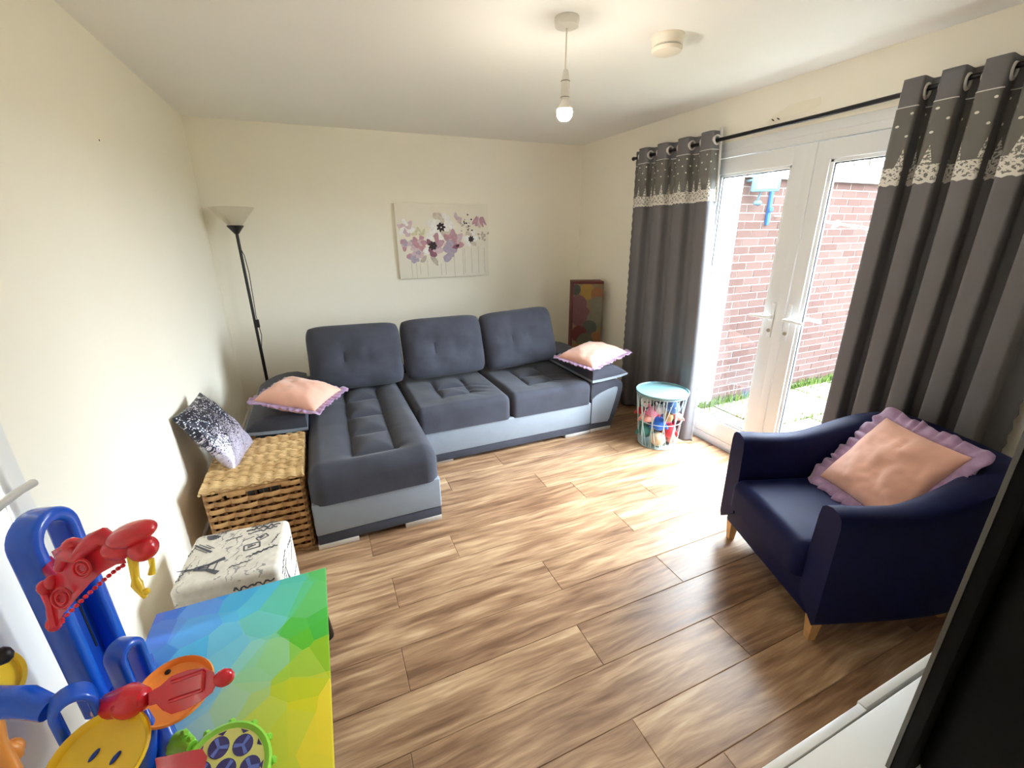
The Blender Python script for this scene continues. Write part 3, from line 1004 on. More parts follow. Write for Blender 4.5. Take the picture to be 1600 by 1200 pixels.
# one strand piece bulging over a stake, shared
NS = 6
def strand_mesh(L, hgt, bul):
    m = MB()
    rows_ = []
    for i in range(NS + 1):
        t = i / NS
        o = bul * math.sin(PI * t)
        hh = hgt / 2
        rows_.append([(-L / 2 + L * t, -o - 0.001, -hh), (-L / 2 + L * t, -o - 0.0045, -hh * 0.5), (-L / 2 + L * t, -o - 0.0045, hh * 0.5), (-L / 2 + L * t, -o - 0.001, hh), (-L / 2 + L * t, 0.006, 0)])
    vs = [p for r in rows_ for p in r]
    fs = []
    for i in range(NS):
        for k in range(5):
            fs.append((i * 5 + k, i * 5 + (k + 1) % 5, (i + 1) * 5 + (k + 1) % 5, (i + 1) * 5 + k))
    fs += [(0, 1, 2, 3, 4), tuple(NS * 5 + k for k in range(5))[::-1]]
    m.faces(vs, fs)
    return m.mesh('wicker_strand', 'wicker', angle=60)
NR = 11
RH = HZ / NR
sides = [((BXA, BYA), (BXB, BYA), 0.0, 6), ((BXB, BYB), (BXA, BYB), PI, 6), ((BXB, BYA), (BXB, BYB), PI / 2, 7), ((BXA, BYB), (BXA, BYA), -PI / 2, 7)]
for (A, B, rz, ns) in sides:
    A, B = V((*A, 0)), V((*B, 0))
    L = (B - A).length
    d = (B - A) / L
    sl = L / ns
    full, half = strand_mesh(sl * 1.02, RH * 0.66, 0.009), strand_mesh(sl * 0.52, RH * 0.66, 0.006)
    for r in range(NR):
        z = RH * (r + 0.5)
        off = 0.5 if r % 2 else 0.0
        s = 0.0
        if off:
            cells = [(0.25, half)] + [(k + 1.0, full) for k in range(ns - 1)] + [(ns - 0.25, half)]
        else:
            cells = [(k + 0.5, full) for k in range(ns)]
        for q, me in cells:
            if r == NR - 1 and rz == 0.0 and 0.22 < q / ns < 0.85 and True:
                continue
            p = A + d * (q * sl)
            inst('wicker_strand', me, hm, (p.x, p.y, z), (0, 0, rz))
    for k in range(ns * 2 + 1):
        p = A + d * (sl * k / 2)
        inw = V((-d.y, d.x, 0)) * 0.006
        MB().tube([p + inw + V((0, 0, 0.002)), p + inw + V((0, 0, HZ))], 0.0075, 6).build('stake', 'wicker_dark', hm)
    # twisted thin cords between the rows
    cord = MB()
    for r in range(NR + 1):
        z = max(0.006, RH * r)
        n = 26
        cord.tube([A + d * (L * i / n) + V((d.y, -d.x, 0)) * (0.003 + 0.002 * math.sin(i * 1.9 + r)) + V((0, 0, 0.0018 * math.sin(i * 2.7))) for i in range(n + 1)], 0.0042, 5)
    tag(cord.build('cord_weave', 'wicker', hm), kind='stuff')
# handle opening frame: dark slots in the front top row
for q in range(3):
    x = BXA + 0.195 + q * 0.052
    MB().box(x - 0.020, x + 0.020, BYA - 0.001, BYA + 0.008, 0.378, 0.404, 0.002).build('hand_slot', 'toyblack', hm)
for x0, x1 in ((BXA + 0.09, BXA + 0.170), (BXA + 0.325, BXB - 0.05)):
    MB().box(x0, x1, BYA - 0.008, BYA + 0.006, HZ - RH * 0.85, HZ - RH * 0.15, 0.004).build('wicker_strand', 'wicker', hm)
MB().box(BXA + 0.06, BXB - 0.06, BYA - 0.006, BYA + 0.004, 0.405, HZ, 0.003).build('rim_strand', 'wicker', hm)
# lid: wavy ribs running front to back under crossing strands
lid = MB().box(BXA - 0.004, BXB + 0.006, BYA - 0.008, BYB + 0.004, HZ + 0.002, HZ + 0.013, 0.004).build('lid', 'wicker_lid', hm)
nrib = 8
lx0, lx1, ly0, ly1 = BXA - 0.012, BXB + 0.010, BYA - 0.014, BYB + 0.008
for j in range(30):
    y = ly0 + (ly1 - ly0) * (j + 0.5) / 30
    n = nrib * 6
    pts = []
    for i in range(n + 1):
        x = lx0 + (lx1 - lx0) * i / n
        pts.append((x, y + random.gauss(0, 0.0006), HZ + 0.015 + 0.009 * (0.5 + 0.5 * math.cos(2 * PI * (i / 6) + (PI if j % 6 == 5 else 0))) + random.gauss(0, 0.0004)))
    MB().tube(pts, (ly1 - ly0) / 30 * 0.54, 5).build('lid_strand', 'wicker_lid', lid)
for k in range(nrib + 1):
    x = lx0 + (lx1 - lx0) * k / nrib
    MB().tube([(x, ly0, HZ + 0.012), (x, ly1, HZ + 0.012)], 0.007, 6).build('lid_rib', 'wicker_lid', lid)
throw('sequin_pillow', 'black and silver sequin pillow leaning on the wall above the hamper', (0.142, -1.735, 0.605), (-0.17, -0.98, -0.05), (-0.40, 0.42, 0.80), 0.325, 0.39, 0.11, 'sequin', None, None, 4, 0.06, 0.008)

# ================================================================== OTTOMAN
ot = thing('cube_ottoman', 'cream cube ottoman printed with tower and script motifs', 'ottoman', (0.285, -2.515, 0), math.radians(-4), local=True)
A, OZ = 0.178, 0.385
tuft(-A, A, -A + 0.012, A - 0.012, 0.004, OZ, 0.022, lambda x, y: 0.004 * (1 - (x / A) ** 2) * (1 - (y / A) ** 2), 10, 10).build('padded_cube', 'ottoman', ot)


def ink(polys, top=True, off=0.0009):
    m = MB()
    for pl in polys:
        if top:
            m.prism(pl, OZ + 0.0035, OZ + 0.0035 + off, lambda p, q, t: V((p, q, t)))
        else:
            m.prism(pl, 0, off, lambda p, q, t: V((p, -A + 0.0115 - t, q)))
    return m


def stroke(p0, p1, w0, w1):
    p0, p1 = V((*p0, 0)), V((*p1, 0))
    d = (p1 - p0).normalized()
    n = V((-d.y, d.x, 0))
    return [tuple((p0 + n * w0)[:2]), tuple((p0 - n * w0)[:2]), tuple((p1 - n * w1)[:2]), tuple((p1 + n * w1)[:2])]


def xf(polys, ox, oy, rot, sc):
    cs, sn = math.cos(rot) * sc, math.sin(rot) * sc
    return [[(ox + x * cs - y * sn, oy + x * sn + y * cs) for x, y in pl] for pl in polys]


tower = [stroke((0, 1.0), (0, .6), .012, .03), stroke((-.03, .62), (-.10, .3), .03, .035), stroke((.03, .62), (.10, .3), .03, .035), stroke((-.13, .3), (.13, .3), .02, .02),
         stroke((-.10, .29), (-.27, 0), .045, .06), stroke((.10, .29), (.27, 0), .045, .06), stroke((-.2, .13), (.2, .13), .014, .014), stroke((-.05, .5), (.05, .5), .012, .012), stroke((0, .6), (0, .3), .012, .012)]
ink(xf(tower, -0.03, -0.075, PI / 2 - 0.1, 0.15)).build('print', 'print_ink', ot)
ink(xf(tower, 0.02, 0.02, PI / 2 + 0.9, 0.001)).build('print', 'print_ink', ot)
ink(xf([stroke((0, 0), (1, 0), .03, .05), stroke((.1, .1), (.8, .12), .012, .02), stroke((.2, -.12), (.9, -.1), .012, .012), stroke((.4, .2), (.9, .2), .012, .012)], -0.16, 0.09, -0.75, 0.10)).build('print', 'print_ink', ot)
stamp = [stroke((-1, -.6), (1, -.6), .1, .1), stroke((-1, .6), (1, .6), .1, .1), stroke((-1, -.6), (-1, .6), .1, .1), stroke((1, -.6), (1, .6), .1, .1), stroke((-.5, -.1), (.5, .2), .16, .1), stroke((-.6, .3), (.1, .3), .07, .07)]
ink(xf(stamp, 0.06, 0.005, 0.15, 0.028)).build('print', 'print_ink', ot)
ink(xf(stamp, 0.09, 0.055, 0.6, 0.02)).build('print', 'print_ink', ot)


def squiggle(n, seed, L=1.0, w=0.03):
    rnd = random.Random(seed)
    out = []
    p = (0.0, 0.0)
    for i in range(n):
        q = (L * (i + 1) / n, 0.05 * math.sin(i * 2.1 + seed) + rnd.uniform(-.05, .05))
        out.append(stroke(p, q, w, w * rnd.uniform(.3, 1.2)))
        p = q
    return out


for i, (x, y, r, s_) in enumerate(((0.02, 0.12, 0.1, .13), (0.03, 0.10, 0.1, .11), (0.035, 0.14, 0.1, .10), (-0.10, 0.145, 0.2, .06), (-0.11, 0.13, 0.3, .07), (0.07, -0.045, 0.3, .09), (0.05, -0.06, 0.35, .08), (-0.165, -0.12, 1.3, .07),
                                   (0.0, -0.10, 0.25, .07), (0.13, 0.0, 1.2, .06), (-0.05, 0.08, 0.2, .06), (0.02, 0.055, 0.4, .04), (-0.165, 0.02, 1.4, .06))):
    ink(xf(squiggle(14, i * 3 + 1, 1.0, 0.028), x, y, r, s_)).build('print', 'print_ink', ot)
crest = []
for a in range(9):
    an = 0.5 + a * 0.32
    crest.append(stroke((0.1 * math.cos(an), 0.1 * math.sin(an)), (0.9 * math.cos(an), 0.8 * math.sin(an)), .04, .10))
ink(xf(crest, -0.05, 0.26, 0.4, 0.06), False).build('print', 'print_ink', ot)
ink(xf(crest, -0.10, 0.135, 2.6, 0.034)).build('print', 'print_ink', ot)
for i, (x, y, r, s_) in enumerate(((0.02, 0.33, 0.1, .14), (0.03, 0.31, 0.1, .12), (0.02, 0.28, 0.2, .12), (-0.16, 0.30, -0.3, .05), (0.04, 0.24, 0.15, .10), (0.0, 0.2, 0.1, .14))):
    ink(xf(squiggle(16, i * 5 + 2, 1.0, 0.026), x, y, r, s_), False).build('print', 'print_ink', ot)

def ink_side(polys, off=0.0009):
    m = MB()
    for pl in polys:
        m.prism(pl, 0, off, lambda p, q, t: V((A + t, p, q)))
    return m


ink_side(xf(tower, -0.02, 0.14, 0.25, 0.17)).build('print', 'print_ink', ot)
for i, (x, y, r, s_) in enumerate(((-0.13, 0.33, 0.2, .12), (-0.12, 0.29, 0.3, .10), (0.03, 0.33, -0.2, .10), (0.05, 0.25, 0.5, .09), (-0.14, 0.2, 0.9, .10), (0.04, 0.16, 0.1, .10))):
    ink_side(xf(squiggle(14, i * 7 + 3, 1.0, 0.03), x, y, r, s_)).build('print', 'print_ink', ot)

# ================================================================== COLOURED TABLE
TX0, TX1, TY0, TY1, TZ = 0.150, 0.628, -3.78, -2.905, 0.50
tb = thing('folding_table', 'low folding table with blue to yellow polygon printed top', 'table', (TX0, TY1, 0))
top = MB().box(TX0, TX1, TY0, TY1, TZ - 0.016, TZ, 0.003)
top.build('table_top', 'tabletop', tb)
for yt, yfl in ((TY1 - 0.06, -2.735), (TY0 + 0.06, -3.95)):
    a = V((TX0 + 0.035, yt, TZ - 0.018))
    b = V((TX0 + 0.035, yfl, 0.011))
    e = V((TX1 - 0.035, yfl, 0.011))
    g = V((TX1 - 0.035, yt, TZ - 0.018))
    pts = [a]
    for p, q, r in ((a, b, e), (b, e, g)):
        for t in (0.0, 0.25, 0.5, 0.75, 1.0):
            i0 = q + (p - q).normalized() * 0.05
            i1 = q + (r - q).normalized() * 0.05
            pts.append(i0 * (1 - t) ** 2 + q * 2 * t * (1 - t) + i1 * t * t)
    pts.append(g)
    MB().tube(pts, 0.0095, 10).build('leg_frame', 'black_metal', tb)

# ================================================================== ACTIVITY TOY (stands on the table)
toy = thing('activity_toy', 'bright plastic baby activity toy with blue arch and red creature on the printed table', 'toy', (0.30, -3.52, TZ))
# base tray
MB().lathe([(0.135, 0.0), (0.15, 0.010), (0.15, 0.035), (0.135, 0.05), (0.06, 0.055)], 32, Matrix.Translation((0.315, -3.555, TZ))).build('base_tray', 'blue', toy)
# arch: inverted U, thick rounded band
U = V((0.25, 0.97, 0)).normalized()
Nf = V((U.y, -U.x, 0))
top_c = at(54, 800, 0.905)
AC = V((top_c.x, top_c.y, 0)) + Nf * 0.0
ztop = top_c.z
hw, band, dep = 0.046, 0.030, 0.058


def archpath(hw, zt, zb, n=14):
    P = [(-hw, zb)]
    k = 6
    for i in range(1, k):
        P.append((-hw, zb + (zt - hw - zb) * i / k))
    for i in range(n + 1):
        a = PI - PI * i / n
        P.append((hw * math.cos(a), zt - hw + hw * math.sin(a)))
    for i in range(k - 1, 0, -1):
        P.append((hw, zb + (zt - hw - zb) * i / k))
    P.append((hw, zb))
    return P


def arch(name, mat, base_pt, U, Nf, hw, zt, zb, band, dep, rnd=0.012, n=14):
    m = MB()
    P = archpath(hw, zt, zb, n)
    sec = []
    for sx, sy in ((1, 1), (-1, 1), (-1, -1), (1, -1)):
        for a in range(4):
            an = {(1, 1): 0, (-1, 1): PI / 2, (-1, -1): PI, (1, -1): 3 * PI / 2}[(sx, sy)] + a * PI / 6
            sec.append((sx * (band / 2 - rnd) + rnd * math.cos(an), sy * (dep / 2 - rnd) + rnd * math.sin(an)))
    rings = []
    for i, (u, z) in enumerate(P):
        a, b = P[max(0, i - 1)], P[min(len(P) - 1, i + 1)]
        tu, tz = b[0] - a[0], b[1] - a[1]
        L = math.hypot(tu, tz)
        nu, nz = tz / L, -tu / L
        rings.append([m.bm.verts.new(V((base_pt.x, base_pt.y, 0)) + U * (u + nu * s) + Nf * t + V((0, 0, z + nz * s))) for s, t in sec])
    for A_, B_ in zip(rings, rings[1:]):
        n_ = len(sec)
        for k in range(n_):
            m.bm.faces.new((A_[k], A_[(k + 1) % n_], B_[(k + 1) % n_], B_[k]))
    m.bm.faces.new(rings[0])
    m.bm.faces.new(rings[-1])
    return m.build(name, mat, toy)


arch('arch', 'blue', AC, U, Nf, hw, ztop - band / 2, TZ + 0.02, band, dep)
# foot plate joining the arch to the tray
fp_a, fp_b = V((AC.x, AC.y, 0)) + U * 0.075, V((0.300, -3.500, 0))
fp_d = (fp_b - fp_a).normalized()
fp_n = V((-fp_d.y, fp_d.x, 0))
fpm = MB()
fpm.prism([(0.0, -0.030), (0.012, -0.042), (0.4, -0.046), (1.0, -0.070), (1.0, 0.070), (0.4, 0.046), (0.012, 0.042), (0.0, 0.030)], TZ, TZ + 0.030,
          lambda p, q, t: fp_a + (fp_b - fp_a) * p + fp_n * q + V((0, 0, t)))
fpm.build('foot_plate', 'blue', toy)
# recessed panel inside the arch with a slot
pn = MB()
o_ = V((AC.x, AC.y, 0)) - Nf * 0.012
pn.prism([(-hw, TZ + 0.02), (hw, TZ + 0.02), (hw, ztop - 0.20), (-hw, ztop - 0.20)], -0.006, 0.006, lambda p, q, t: o_ + U * p + Nf * t + V((0, 0, q)))
pan = pn.build('arch_panel', 'darkblue', toy)
sl = MB()
sl.prism([(0.012, TZ + 0.16), (0.017, TZ + 0.16), (0.017, ztop - 0.21), (0.012, ztop - 0.21)], 0.004, 0.0072, lambda p, q, t: o_ + U * p + Nf * t + V((0, 0, q)))
sl.build('slot', 'toyblack', pan)
bp = V((AC.x, AC.y, 0)) - U * hw + Nf * dep / 2
MB().ball(bp + V((0, 0, ztop - 0.135)), (0.014, 0.014, 0.014), 2).tube([bp + V((0, 0, ztop - 0.135)), bp + U * 0.02 + V((0, 0, ztop - 0.127))], 0.008, 8).build('arch_button', 'blue', toy)


def ribbon(pts, d0, up_px, thick, name, mat, parent):
    pass


# red creature: a flat scaled body reaching out from the arch, domed head
DC = 0.80
def cp(px, py, d=DC):
    return at(px, py, d)
cr_o = [(66, 922), (84, 905), (92, 888), (80, 862), (104, 848), (125, 842), (150, 838), (172, 842), (188, 858), (198, 880), (182, 882), (160, 894), (140, 912), (122, 932), (100, 958), (86, 985), (80, 980), (74, 952)]
m = MB()
cen = sum(((V((x, y))) for x, y in cr_o), V((0, 0))) / len(cr_o)
def crf(p, q, t):
    w = (q - 840) / 140.0
    return cp(p, q, 0.800 + 0.05 * max(0, (120 - p) / 60.0) + t)
m.prism(cr_o, 0.0, 0.018, crf)
crea = m.build('creature_body', 'red', toy, angle=30)
m = MB()
hump = [(92, 890), (100, 868), (112, 866), (122, 870), (132, 858), (146, 846), (160, 838), (175, 846)]
pts = [cp(x, y, 0.805 + 0.035 * max(0, (120 - x) / 60.0)) for x, y in hump]
m.tube(pts, [0.008, 0.012, 0.015, 0.012, 0.014, 0.017, 0.016, 0.012], 10)
m.ball(cp(112, 853, 0.82), 0.016, 2).ball(cp(152, 846, 0.81), (0.020, 0.018, 0.014), 2)
m.build('creature_back', 'red', crea)
m = MB()
for (x, y, r) in ((128, 888, 0.016), (96, 935, 0.018)):
    ct = cp(x, y, 0.797 + 0.05 * max(0, (120 - x) / 60.0))
    m = MB()
    for rr in (r, r * 0.55):
        m.tube([ct + RGT * rr * math.cos(a * PI / 10) + DWN * rr * math.sin(a * PI / 10) for a in range(20)], 0.0028, 6, closed=True)
    m.build('creature_scale', 'red', crea)
m = MB()
for i in range(15):
    t = i / 14
    x, y = 192 - 102 * t, 884 + 92 * t ** 1.15
    m.ball(cp(x, y, 0.802 + 0.05 * max(0, (120 - x) / 60.0)), 0.0045, 1)
m.build('creature_frill', 'red', crea)
m = MB()
for p in ((70, 918), (84, 975), (82, 910)):
    m.ball(cp(p[0], p[1], 0.832), (0.012, 0.012, 0.016), 2)
m.tube([cp(68, 912, 0.84), cp(80, 945, 0.835), cp(88, 978, 0.83)], [0.010, 0.008, 0.012], 8)
m.build('creature_tail', 'red', crea)
hm_ = MB()
hx = (cp(240, 822, 0.78) - cp(172, 842, 0.78)).normalized()
hc = cp(206, 834, 0.785)
mxh = frame((0, 0, 0), hx, V((0, 0, 1)))
hm_.ball(hc, (0.043, 0.019, 0.030), 3, mxh)
hm_.ball(cp(224, 857, 0.785), (0.023, 0.024, 0.022), 3)
hm_.ball(cp(190, 855, 0.795), (0.030, 0.022, 0.022), 3)
head = hm_.build('creature_head', 'red', crea)
for pts, r in (([(208, 868), (209, 885), (212, 905), (214, 912), (218, 920), (228, 934)], [0.009, 0.007, 0.006, 0.009, 0.007, 0.004]),
               ([(236, 873), (238, 884), (237, 897)], [0.005, 0.004, 0.006])):
    MB().tube([cp(x, y, 0.775) for x, y in pts], r, 10).build('creature_leg', 'yellow', head)
MB().ball(cp(229, 924, 0.775), (0.006, 0.006, 0.006), 2).build('creature_claw', 'yellow', head)
# arm that carries the creature
MB().tube([cp(100, 915, 0.84), AC + U * -0.02 + V((0, 0, cp(100, 915, 0.86).z))], 0.013, 10).build('creature_mount', 'red', toy)

# second small loop beside the arch
L2 = at(190, 1008, 0.93)
arch('side_loop', 'blue', L2, V((0.45, 0.89, 0)).normalized(), V((0.89, -0.45, 0)).normalized(), 0.022, L2.z, TZ + 0.02, 0.018, 0.045, 0.008, 12)
# big loop in front, with rounded shoulder
L3 = at(106, 1086, 0.80)
arch('front_loop', 'blue', L3, V((0.92, 0.39, 0)).normalized(), V((0.39, -0.92, 0)).normalized(), 0.026, L3.z, TZ + 0.03, 0.014, 0.045, 0.008, 12)
MB().tube([at(78, 1108, 0.80), at(38, 1096, 0.80), at(5, 1098, 0.80), at(-25, 1090, 0.80)], [0.020, 0.026, 0.027, 0.02], 14).build('loop_shoulder', 'blue', toy)
MB().tube([at(226, 1110, 0.86), at(234, 1135, 0.855), at(232, 1180, 0.85), at(225, 1230, 0.84)], [0.006, 0.012, 0.014, 0.014], 12).build('stem', 'blue', toy)


def dish(name, mat, px, py, d, r, nrm, depth=0.014, rim=0.007):
    ct = at(px, py, d)
    nrm = V(nrm).normalized()
    mx = frame(ct, nrm.cross(V((0, 0, 1))).normalized(), nrm.cross(nrm.cross(V((0, 0, 1)))).normalized() * 1.0)
    # frame z = x cross y ; make sure it points along nrm
    z = V((mx[0][2], mx[1][2], mx[2][2]))
    if z.dot(nrm) < 0:
        mx = frame(ct, -nrm.cross(V((0, 0, 1))).normalized(), nrm.cross(nrm.cross(V((0, 0, 1)))).normalized())
    m = MB()
    m.lathe([(r * 0.55, -depth - 0.004), (r * 0.9, -depth * 0.5), (r, -0.001), (r - rim * 0.3, rim * 0.6), (r - rim, 0.0), (r * 0.86, -depth * 0.55), (r * 0.5, -depth * 0.9), (0.001, -depth)], 36, mx)
    return m.build(name, mat, toy), mx


od, omx = dish('orange_dish', 'orange', 272, 1078, 0.90, 0.070, (0.05, -0.20, 0.97))
for qx, qy in ((233, 1059), (262, 1050)):
    n_ = V((omx[0][2], omx[1][2], omx[2][2]))
    r_ = ray(qx, qy)
    h_ = omx.inverted() @ (CAM + r_ * ((omx.translation - n_ * 0.009 - CAM).dot(n_) / r_.dot(n_)))
    MB().ball((0, 0, 0), (0.006, 0.006, 0.003), 2).build('dish_eye', 'toyblack', od, mx=omx @ Matrix.Translation(h_))
MB().tube([at(272, 1080, 0.91), at(262, 1120, 0.90), at(252, 1190, 0.88)], 0.010, 10).build('dish_stem', 'orange', od)
yd, ymx = dish('yellow_dish', 'yellow', 152, 1186, 0.775, 0.078, (-0.05, -0.30, 0.95), 0.016, 0.008)
for qx, qy in ((147, 1180), (180, 1184)):
    n_ = V((ymx[0][2], ymx[1][2], ymx[2][2]))
    r_ = ray(qx, qy)
    h_ = ymx.inverted() @ (CAM + r_ * ((ymx.translation - n_ * 0.0135 - CAM).dot(n_) / r_.dot(n_)))
    MB().ball((0, 0, 0), (0.0045, 0.011, 0.0025), 2).build('dish_slot', 'darkblue', yd, mx=ymx @ Matrix.Translation(h_) @ Matrix.Rotation(-0.5, 4, 'Z'))
MB().tube([at(158, 1222, 0.795), at(185, 1270, 0.80)], 0.02, 12).build('dish_stem', 'yellow', yd)
fdsh, fmx = dish('flower_dish', 'yellow', -24, 1070, 0.80, 0.058, (0.75, -0.45, 0.45), 0.012, 0.008)
MB().ball(at(3, 1025, 0.79), (0.016, 0.014, 0.017), 2).build('flower_eye', 'toyblack', fdsh)
MB().tube([at(-14, 1080, 0.82), at(-2, 1160, 0.82), at(40, 1240, 0.82)], 0.012, 10).build('flower_stem', 'orange', fdsh)
MB().ball(at(5, 1180, 0.83), (0.030, 0.018, 0.030), 2).ball(at(22, 1168, 0.84), (0.016, 0.014, 0.02), 2).build('orange_petal', 'orange', toy)
# red paddle
m = MB()
m.tube([at(150, 1112, 0.85), at(172, 1102, 0.845), at(205, 1093, 0.84), at(226, 1090, 0.84)], [0.010, 0.024, 0.029, 0.018], 14)
m.ball(at(205, 1097, 0.838), (0.032, 0.028, 0.026), 3)
pad_o = [(232, 1082), (250, 1072), (268, 1056), (292, 1047), (318, 1043), (334, 1050), (340, 1066), (332, 1082), (314, 1096), (290, 1109), (268, 1116), (254, 1110), (244, 1100), (232, 1104)]
m.prism(pad_o, 0.0, 0.014, lambda p, q, t: at(p, q, 0.832 + t))
pdl = m.build('paddle', 'red', toy, angle=35)
m = MB()
for a, b in (((268, 1066), (318, 1048)), ((264, 1096), (316, 1078)), ((318, 1048), (316, 1078))):
    m.tube([at(a[0], a[1], 0.831), at(b[0], b[1], 0.831)], 0.0035, 6)
m.build('paddle_ridge', 'red', pdl)
MB().ball(at(350, 1059, 0.832), (0.018, 0.014, 0.018), 2).tube([at(338, 1064, 0.835), at(350, 1059, 0.835)], 0.008, 8).build('paddle_knob', 'red', pdl)
MB().tube([at(165, 1108, 0.86), at(190, 1180, 0.85), at(210, 1240, 0.84)], 0.012, 10).build('paddle_stem', 'blue', toy)
# green drum
gd, gmx = None, None
ct = at(352, 1204, 0.86)
nrm = V((0.22, -0.42, 0.88)).normalized()
gx = nrm.cross(V((0, 0, 1))).normalized()
gmx = frame(ct, -gx, nrm.cross(-gx))
R_ = 0.082
m = MB()
m.lathe([(R_ * 0.8, -0.030), (R_ * 1.0, -0.022), (R_ * 1.0, -0.014), (R_ * 0.95, -0.010), (R_ * 0.98, 0.0), (R_ * 0.92, 0.008), (R_ * 0.83, 0.003), (0.001, 0.003)], 40, gmx)
for k in range(12):
    a = 2 * PI * k / 12
    m.ball(gmx @ V((R_ * 1.02 * math.cos(a), R_ * 1.02 * math.sin(a), -0.018)), 0.0085, 1)
gd = m.build('drum', 'green', toy)
MB().lathe([(R_ * 0.82, 0.003), (R_ * 0.82, 0.0042), (0.001, 0.0042)], 36, gmx).build('drum_face', 'drumface', gd)
for k in range(7):
    a = 2 * PI * k / 6 + 0.4
    px_, py_ = (0, 0) if k == 6 else (R_ * 0.52 * math.cos(a), R_ * 0.52 * math.sin(a))
    mm = gmx @ Matrix.Translation((px_, py_, 0.0042))
    sp = MB().lathe([(R_ * 0.225, 0), (R_ * 0.225, 0.0008), (0.001, 0.0008)], 20, mm).build('drum_spot', 'purple', gd)
    y3 = MB()
    for q in range(3):
        b = a + 2 * PI * q / 3
        y3.prism(stroke((0, 0), (R_ * 0.2 * math.cos(b), R_ * 0.2 * math.sin(b)), 0.0022, 0.0035), 0.0008, 0.0014, lambda p, q_, t: mm @ V((p, q_, t)))
    y3.build('spot_star', 'drumblue', gd)
for k in range(10):
    a = 2 * PI * k / 10
    MB().prism([(R_ * .80 * math.cos(a - .12), R_ * .80 * math.sin(a - .12)), (R_ * .80 * math.cos(a + .12), R_ * .80 * math.sin(a + .12)), (R_ * .72 * math.cos(a), R_ * .72 * math.sin(a))], 0.0042, 0.005, lambda p, q, t: gmx @ V((p, q, t))).build('drum_notch', 'purple', gd)
MB().tube([at(248, 1120, 0.89), at(256, 1145, 0.885), at(262, 1165, 0.88), at(262, 1215, 0.87)], [0.014, 0.017, 0.020, 0.020], 14).build('drum_stem', 'blue', toy)
m = MB().tube([at(262, 1172, 0.885), at(282, 1160, 0.885), at(300, 1168, 0.875)], [0.026, 0.022, 0.012], 14)
m.ball(at(288, 1146, 0.88), 0.009, 1).ball(at(298, 1155, 0.88), 0.008, 1)
m.build('drum_collar', 'green', toy)
m = MB()
m.prism([(242, 1185), (300, 1172), (316, 1170), (324, 1182), (318, 1210), (250, 1230)], 0.0, 0.02, lambda p, q, t: at(p, q, 0.79 + t))
m.build('red_tab', 'red', toy, angle=30)
MB().tube([at(280, 1200, 0.80), at(270, 1260, 0.81)], 0.012, 8).build('tab_stem', 'red', toy)

# ================================================================== FLOOR LAMP
lp = thing('floor_lamp', 'black floor lamp with white cone shade behind the sofa', 'lamp', (0.222, -0.20, 0))
cx, cy = 0.222, -0.20
T = Matrix.Translation((cx, cy, 0))
MB().lathe([(0.12, 0), (0.125, 0.006), (0.12, 0.014), (0.03, 0.024), (0.014, 0.03)], 32, T).build('base', 'lampblack', lp)
MB().tube([(cx, cy, 0.02), (cx, cy, 1.60)], 0.011, 12).build('pole', 'lampblack', lp)
MB().lathe([(0.010, 1.585), (0.016, 1.59), (0.058, 1.645), (0.054, 1.65)], 28, T).build('shade_cup', 'lampblack', lp)
MB().lathe([(0.048, 1.652), (0.150, 1.775), (0.147, 1.778), (0.045, 1.656)], 40, T, cap=False).build('shade', 'shade', lp)
MB().lathe([(0.012, 1.65), (0.014, 1.67), (0.028, 1.69), (0.03, 1.71), (0.015, 1.735)], 14, T).build('bulb', 'white_plastic', lp)
cd = [(cx + 0.010, cy - 0.008, 1.47), (cx + 0.022, cy - 0.01, 1.43), (cx + 0.03, cy - 0.012, 1.30), (cx + 0.024, cy - 0.012, 1.12), (cx + 0.018, cy - 0.012, 0.96), (cx + 0.022, cy - 0.012, 0.9), (cx + 0.03, cy - 0.012, 0.80), (cx + 0.012, cy - 0.01, 0.70), (cx + 0.012, cy - 0.01, 0.05)]
MB().tube(cd, 0.003, 6).build('power_cord', 'lampblack', lp)
MB().box(cx + 0.006, cx + 0.032, cy - 0.022, cy - 0.002, 0.865, 0.93, 0.004).build('switch', 'lampblack', lp)

# ================================================================== CANVAS PRINT
PX0, PX1, PZ0, PZ1 = 1.45, 2.33, 1.175, 1.835
cv = thing('canvas_print', 'rectangular floral canvas print in mauve and cream on the back wall', 'picture', ((PX0 + PX1) / 2, 0, PZ0))
M['canvas'] = plain('canvas_cream', c(240, 234, 220), 0.85, var=0.02, vscale=5, bump=0.08, bscale=500)
M['canvas_side'] = plain('canvas_side', c(196, 184, 168), 0.85)
MB().box(PX0, PX1, -0.036, -0.001, PZ0, PZ1, 0.003).build('canvas', 'canvas', cv)
for nm, col in (('mauve', (194, 158, 172)), ('lightmauve', (216, 194, 200)), ('plum', (146, 100, 118)), ('white_petal', (250, 247, 242)), ('ink', (58, 46, 52)), ('grey_petal', (194, 184, 174)),
                ('lavender', (178, 166, 186)), ('sage', (212, 208, 172)), ('cream_petal', (216, 206, 192)), ('rose', (196, 150, 162))):
    M['p_' + nm] = plain('paint_' + nm, c(*col), 0.85, var=0.12, vscale=30)
lay = [0]


def petal(u, v, r, asp, rot, mat, parent):
    lay[0] += 1
    y = -0.0362 - 0.00003 * lay[0]
    n = 12
    poly = []
    for i in range(n):
        a = 2 * PI * i / n
        q = 1 + 0.16 * math.sin(3 * a + lay[0]) + random.uniform(-.06, .06)
        x_, z_ = r * q * math.cos(a), r * asp * q * math.sin(a)
        poly.append((u + x_ * math.cos(rot) - z_ * math.sin(rot), v + x_ * math.sin(rot) + z_ * math.cos(rot)))
    # fan on the canvas face
    mb = MB()
    mb.faces([(PX0 + p, y, PZ0 + q) for p, q in poly], [tuple(range(n))])
    return mb.build('painted_petal', 'p_' + mat, parent)


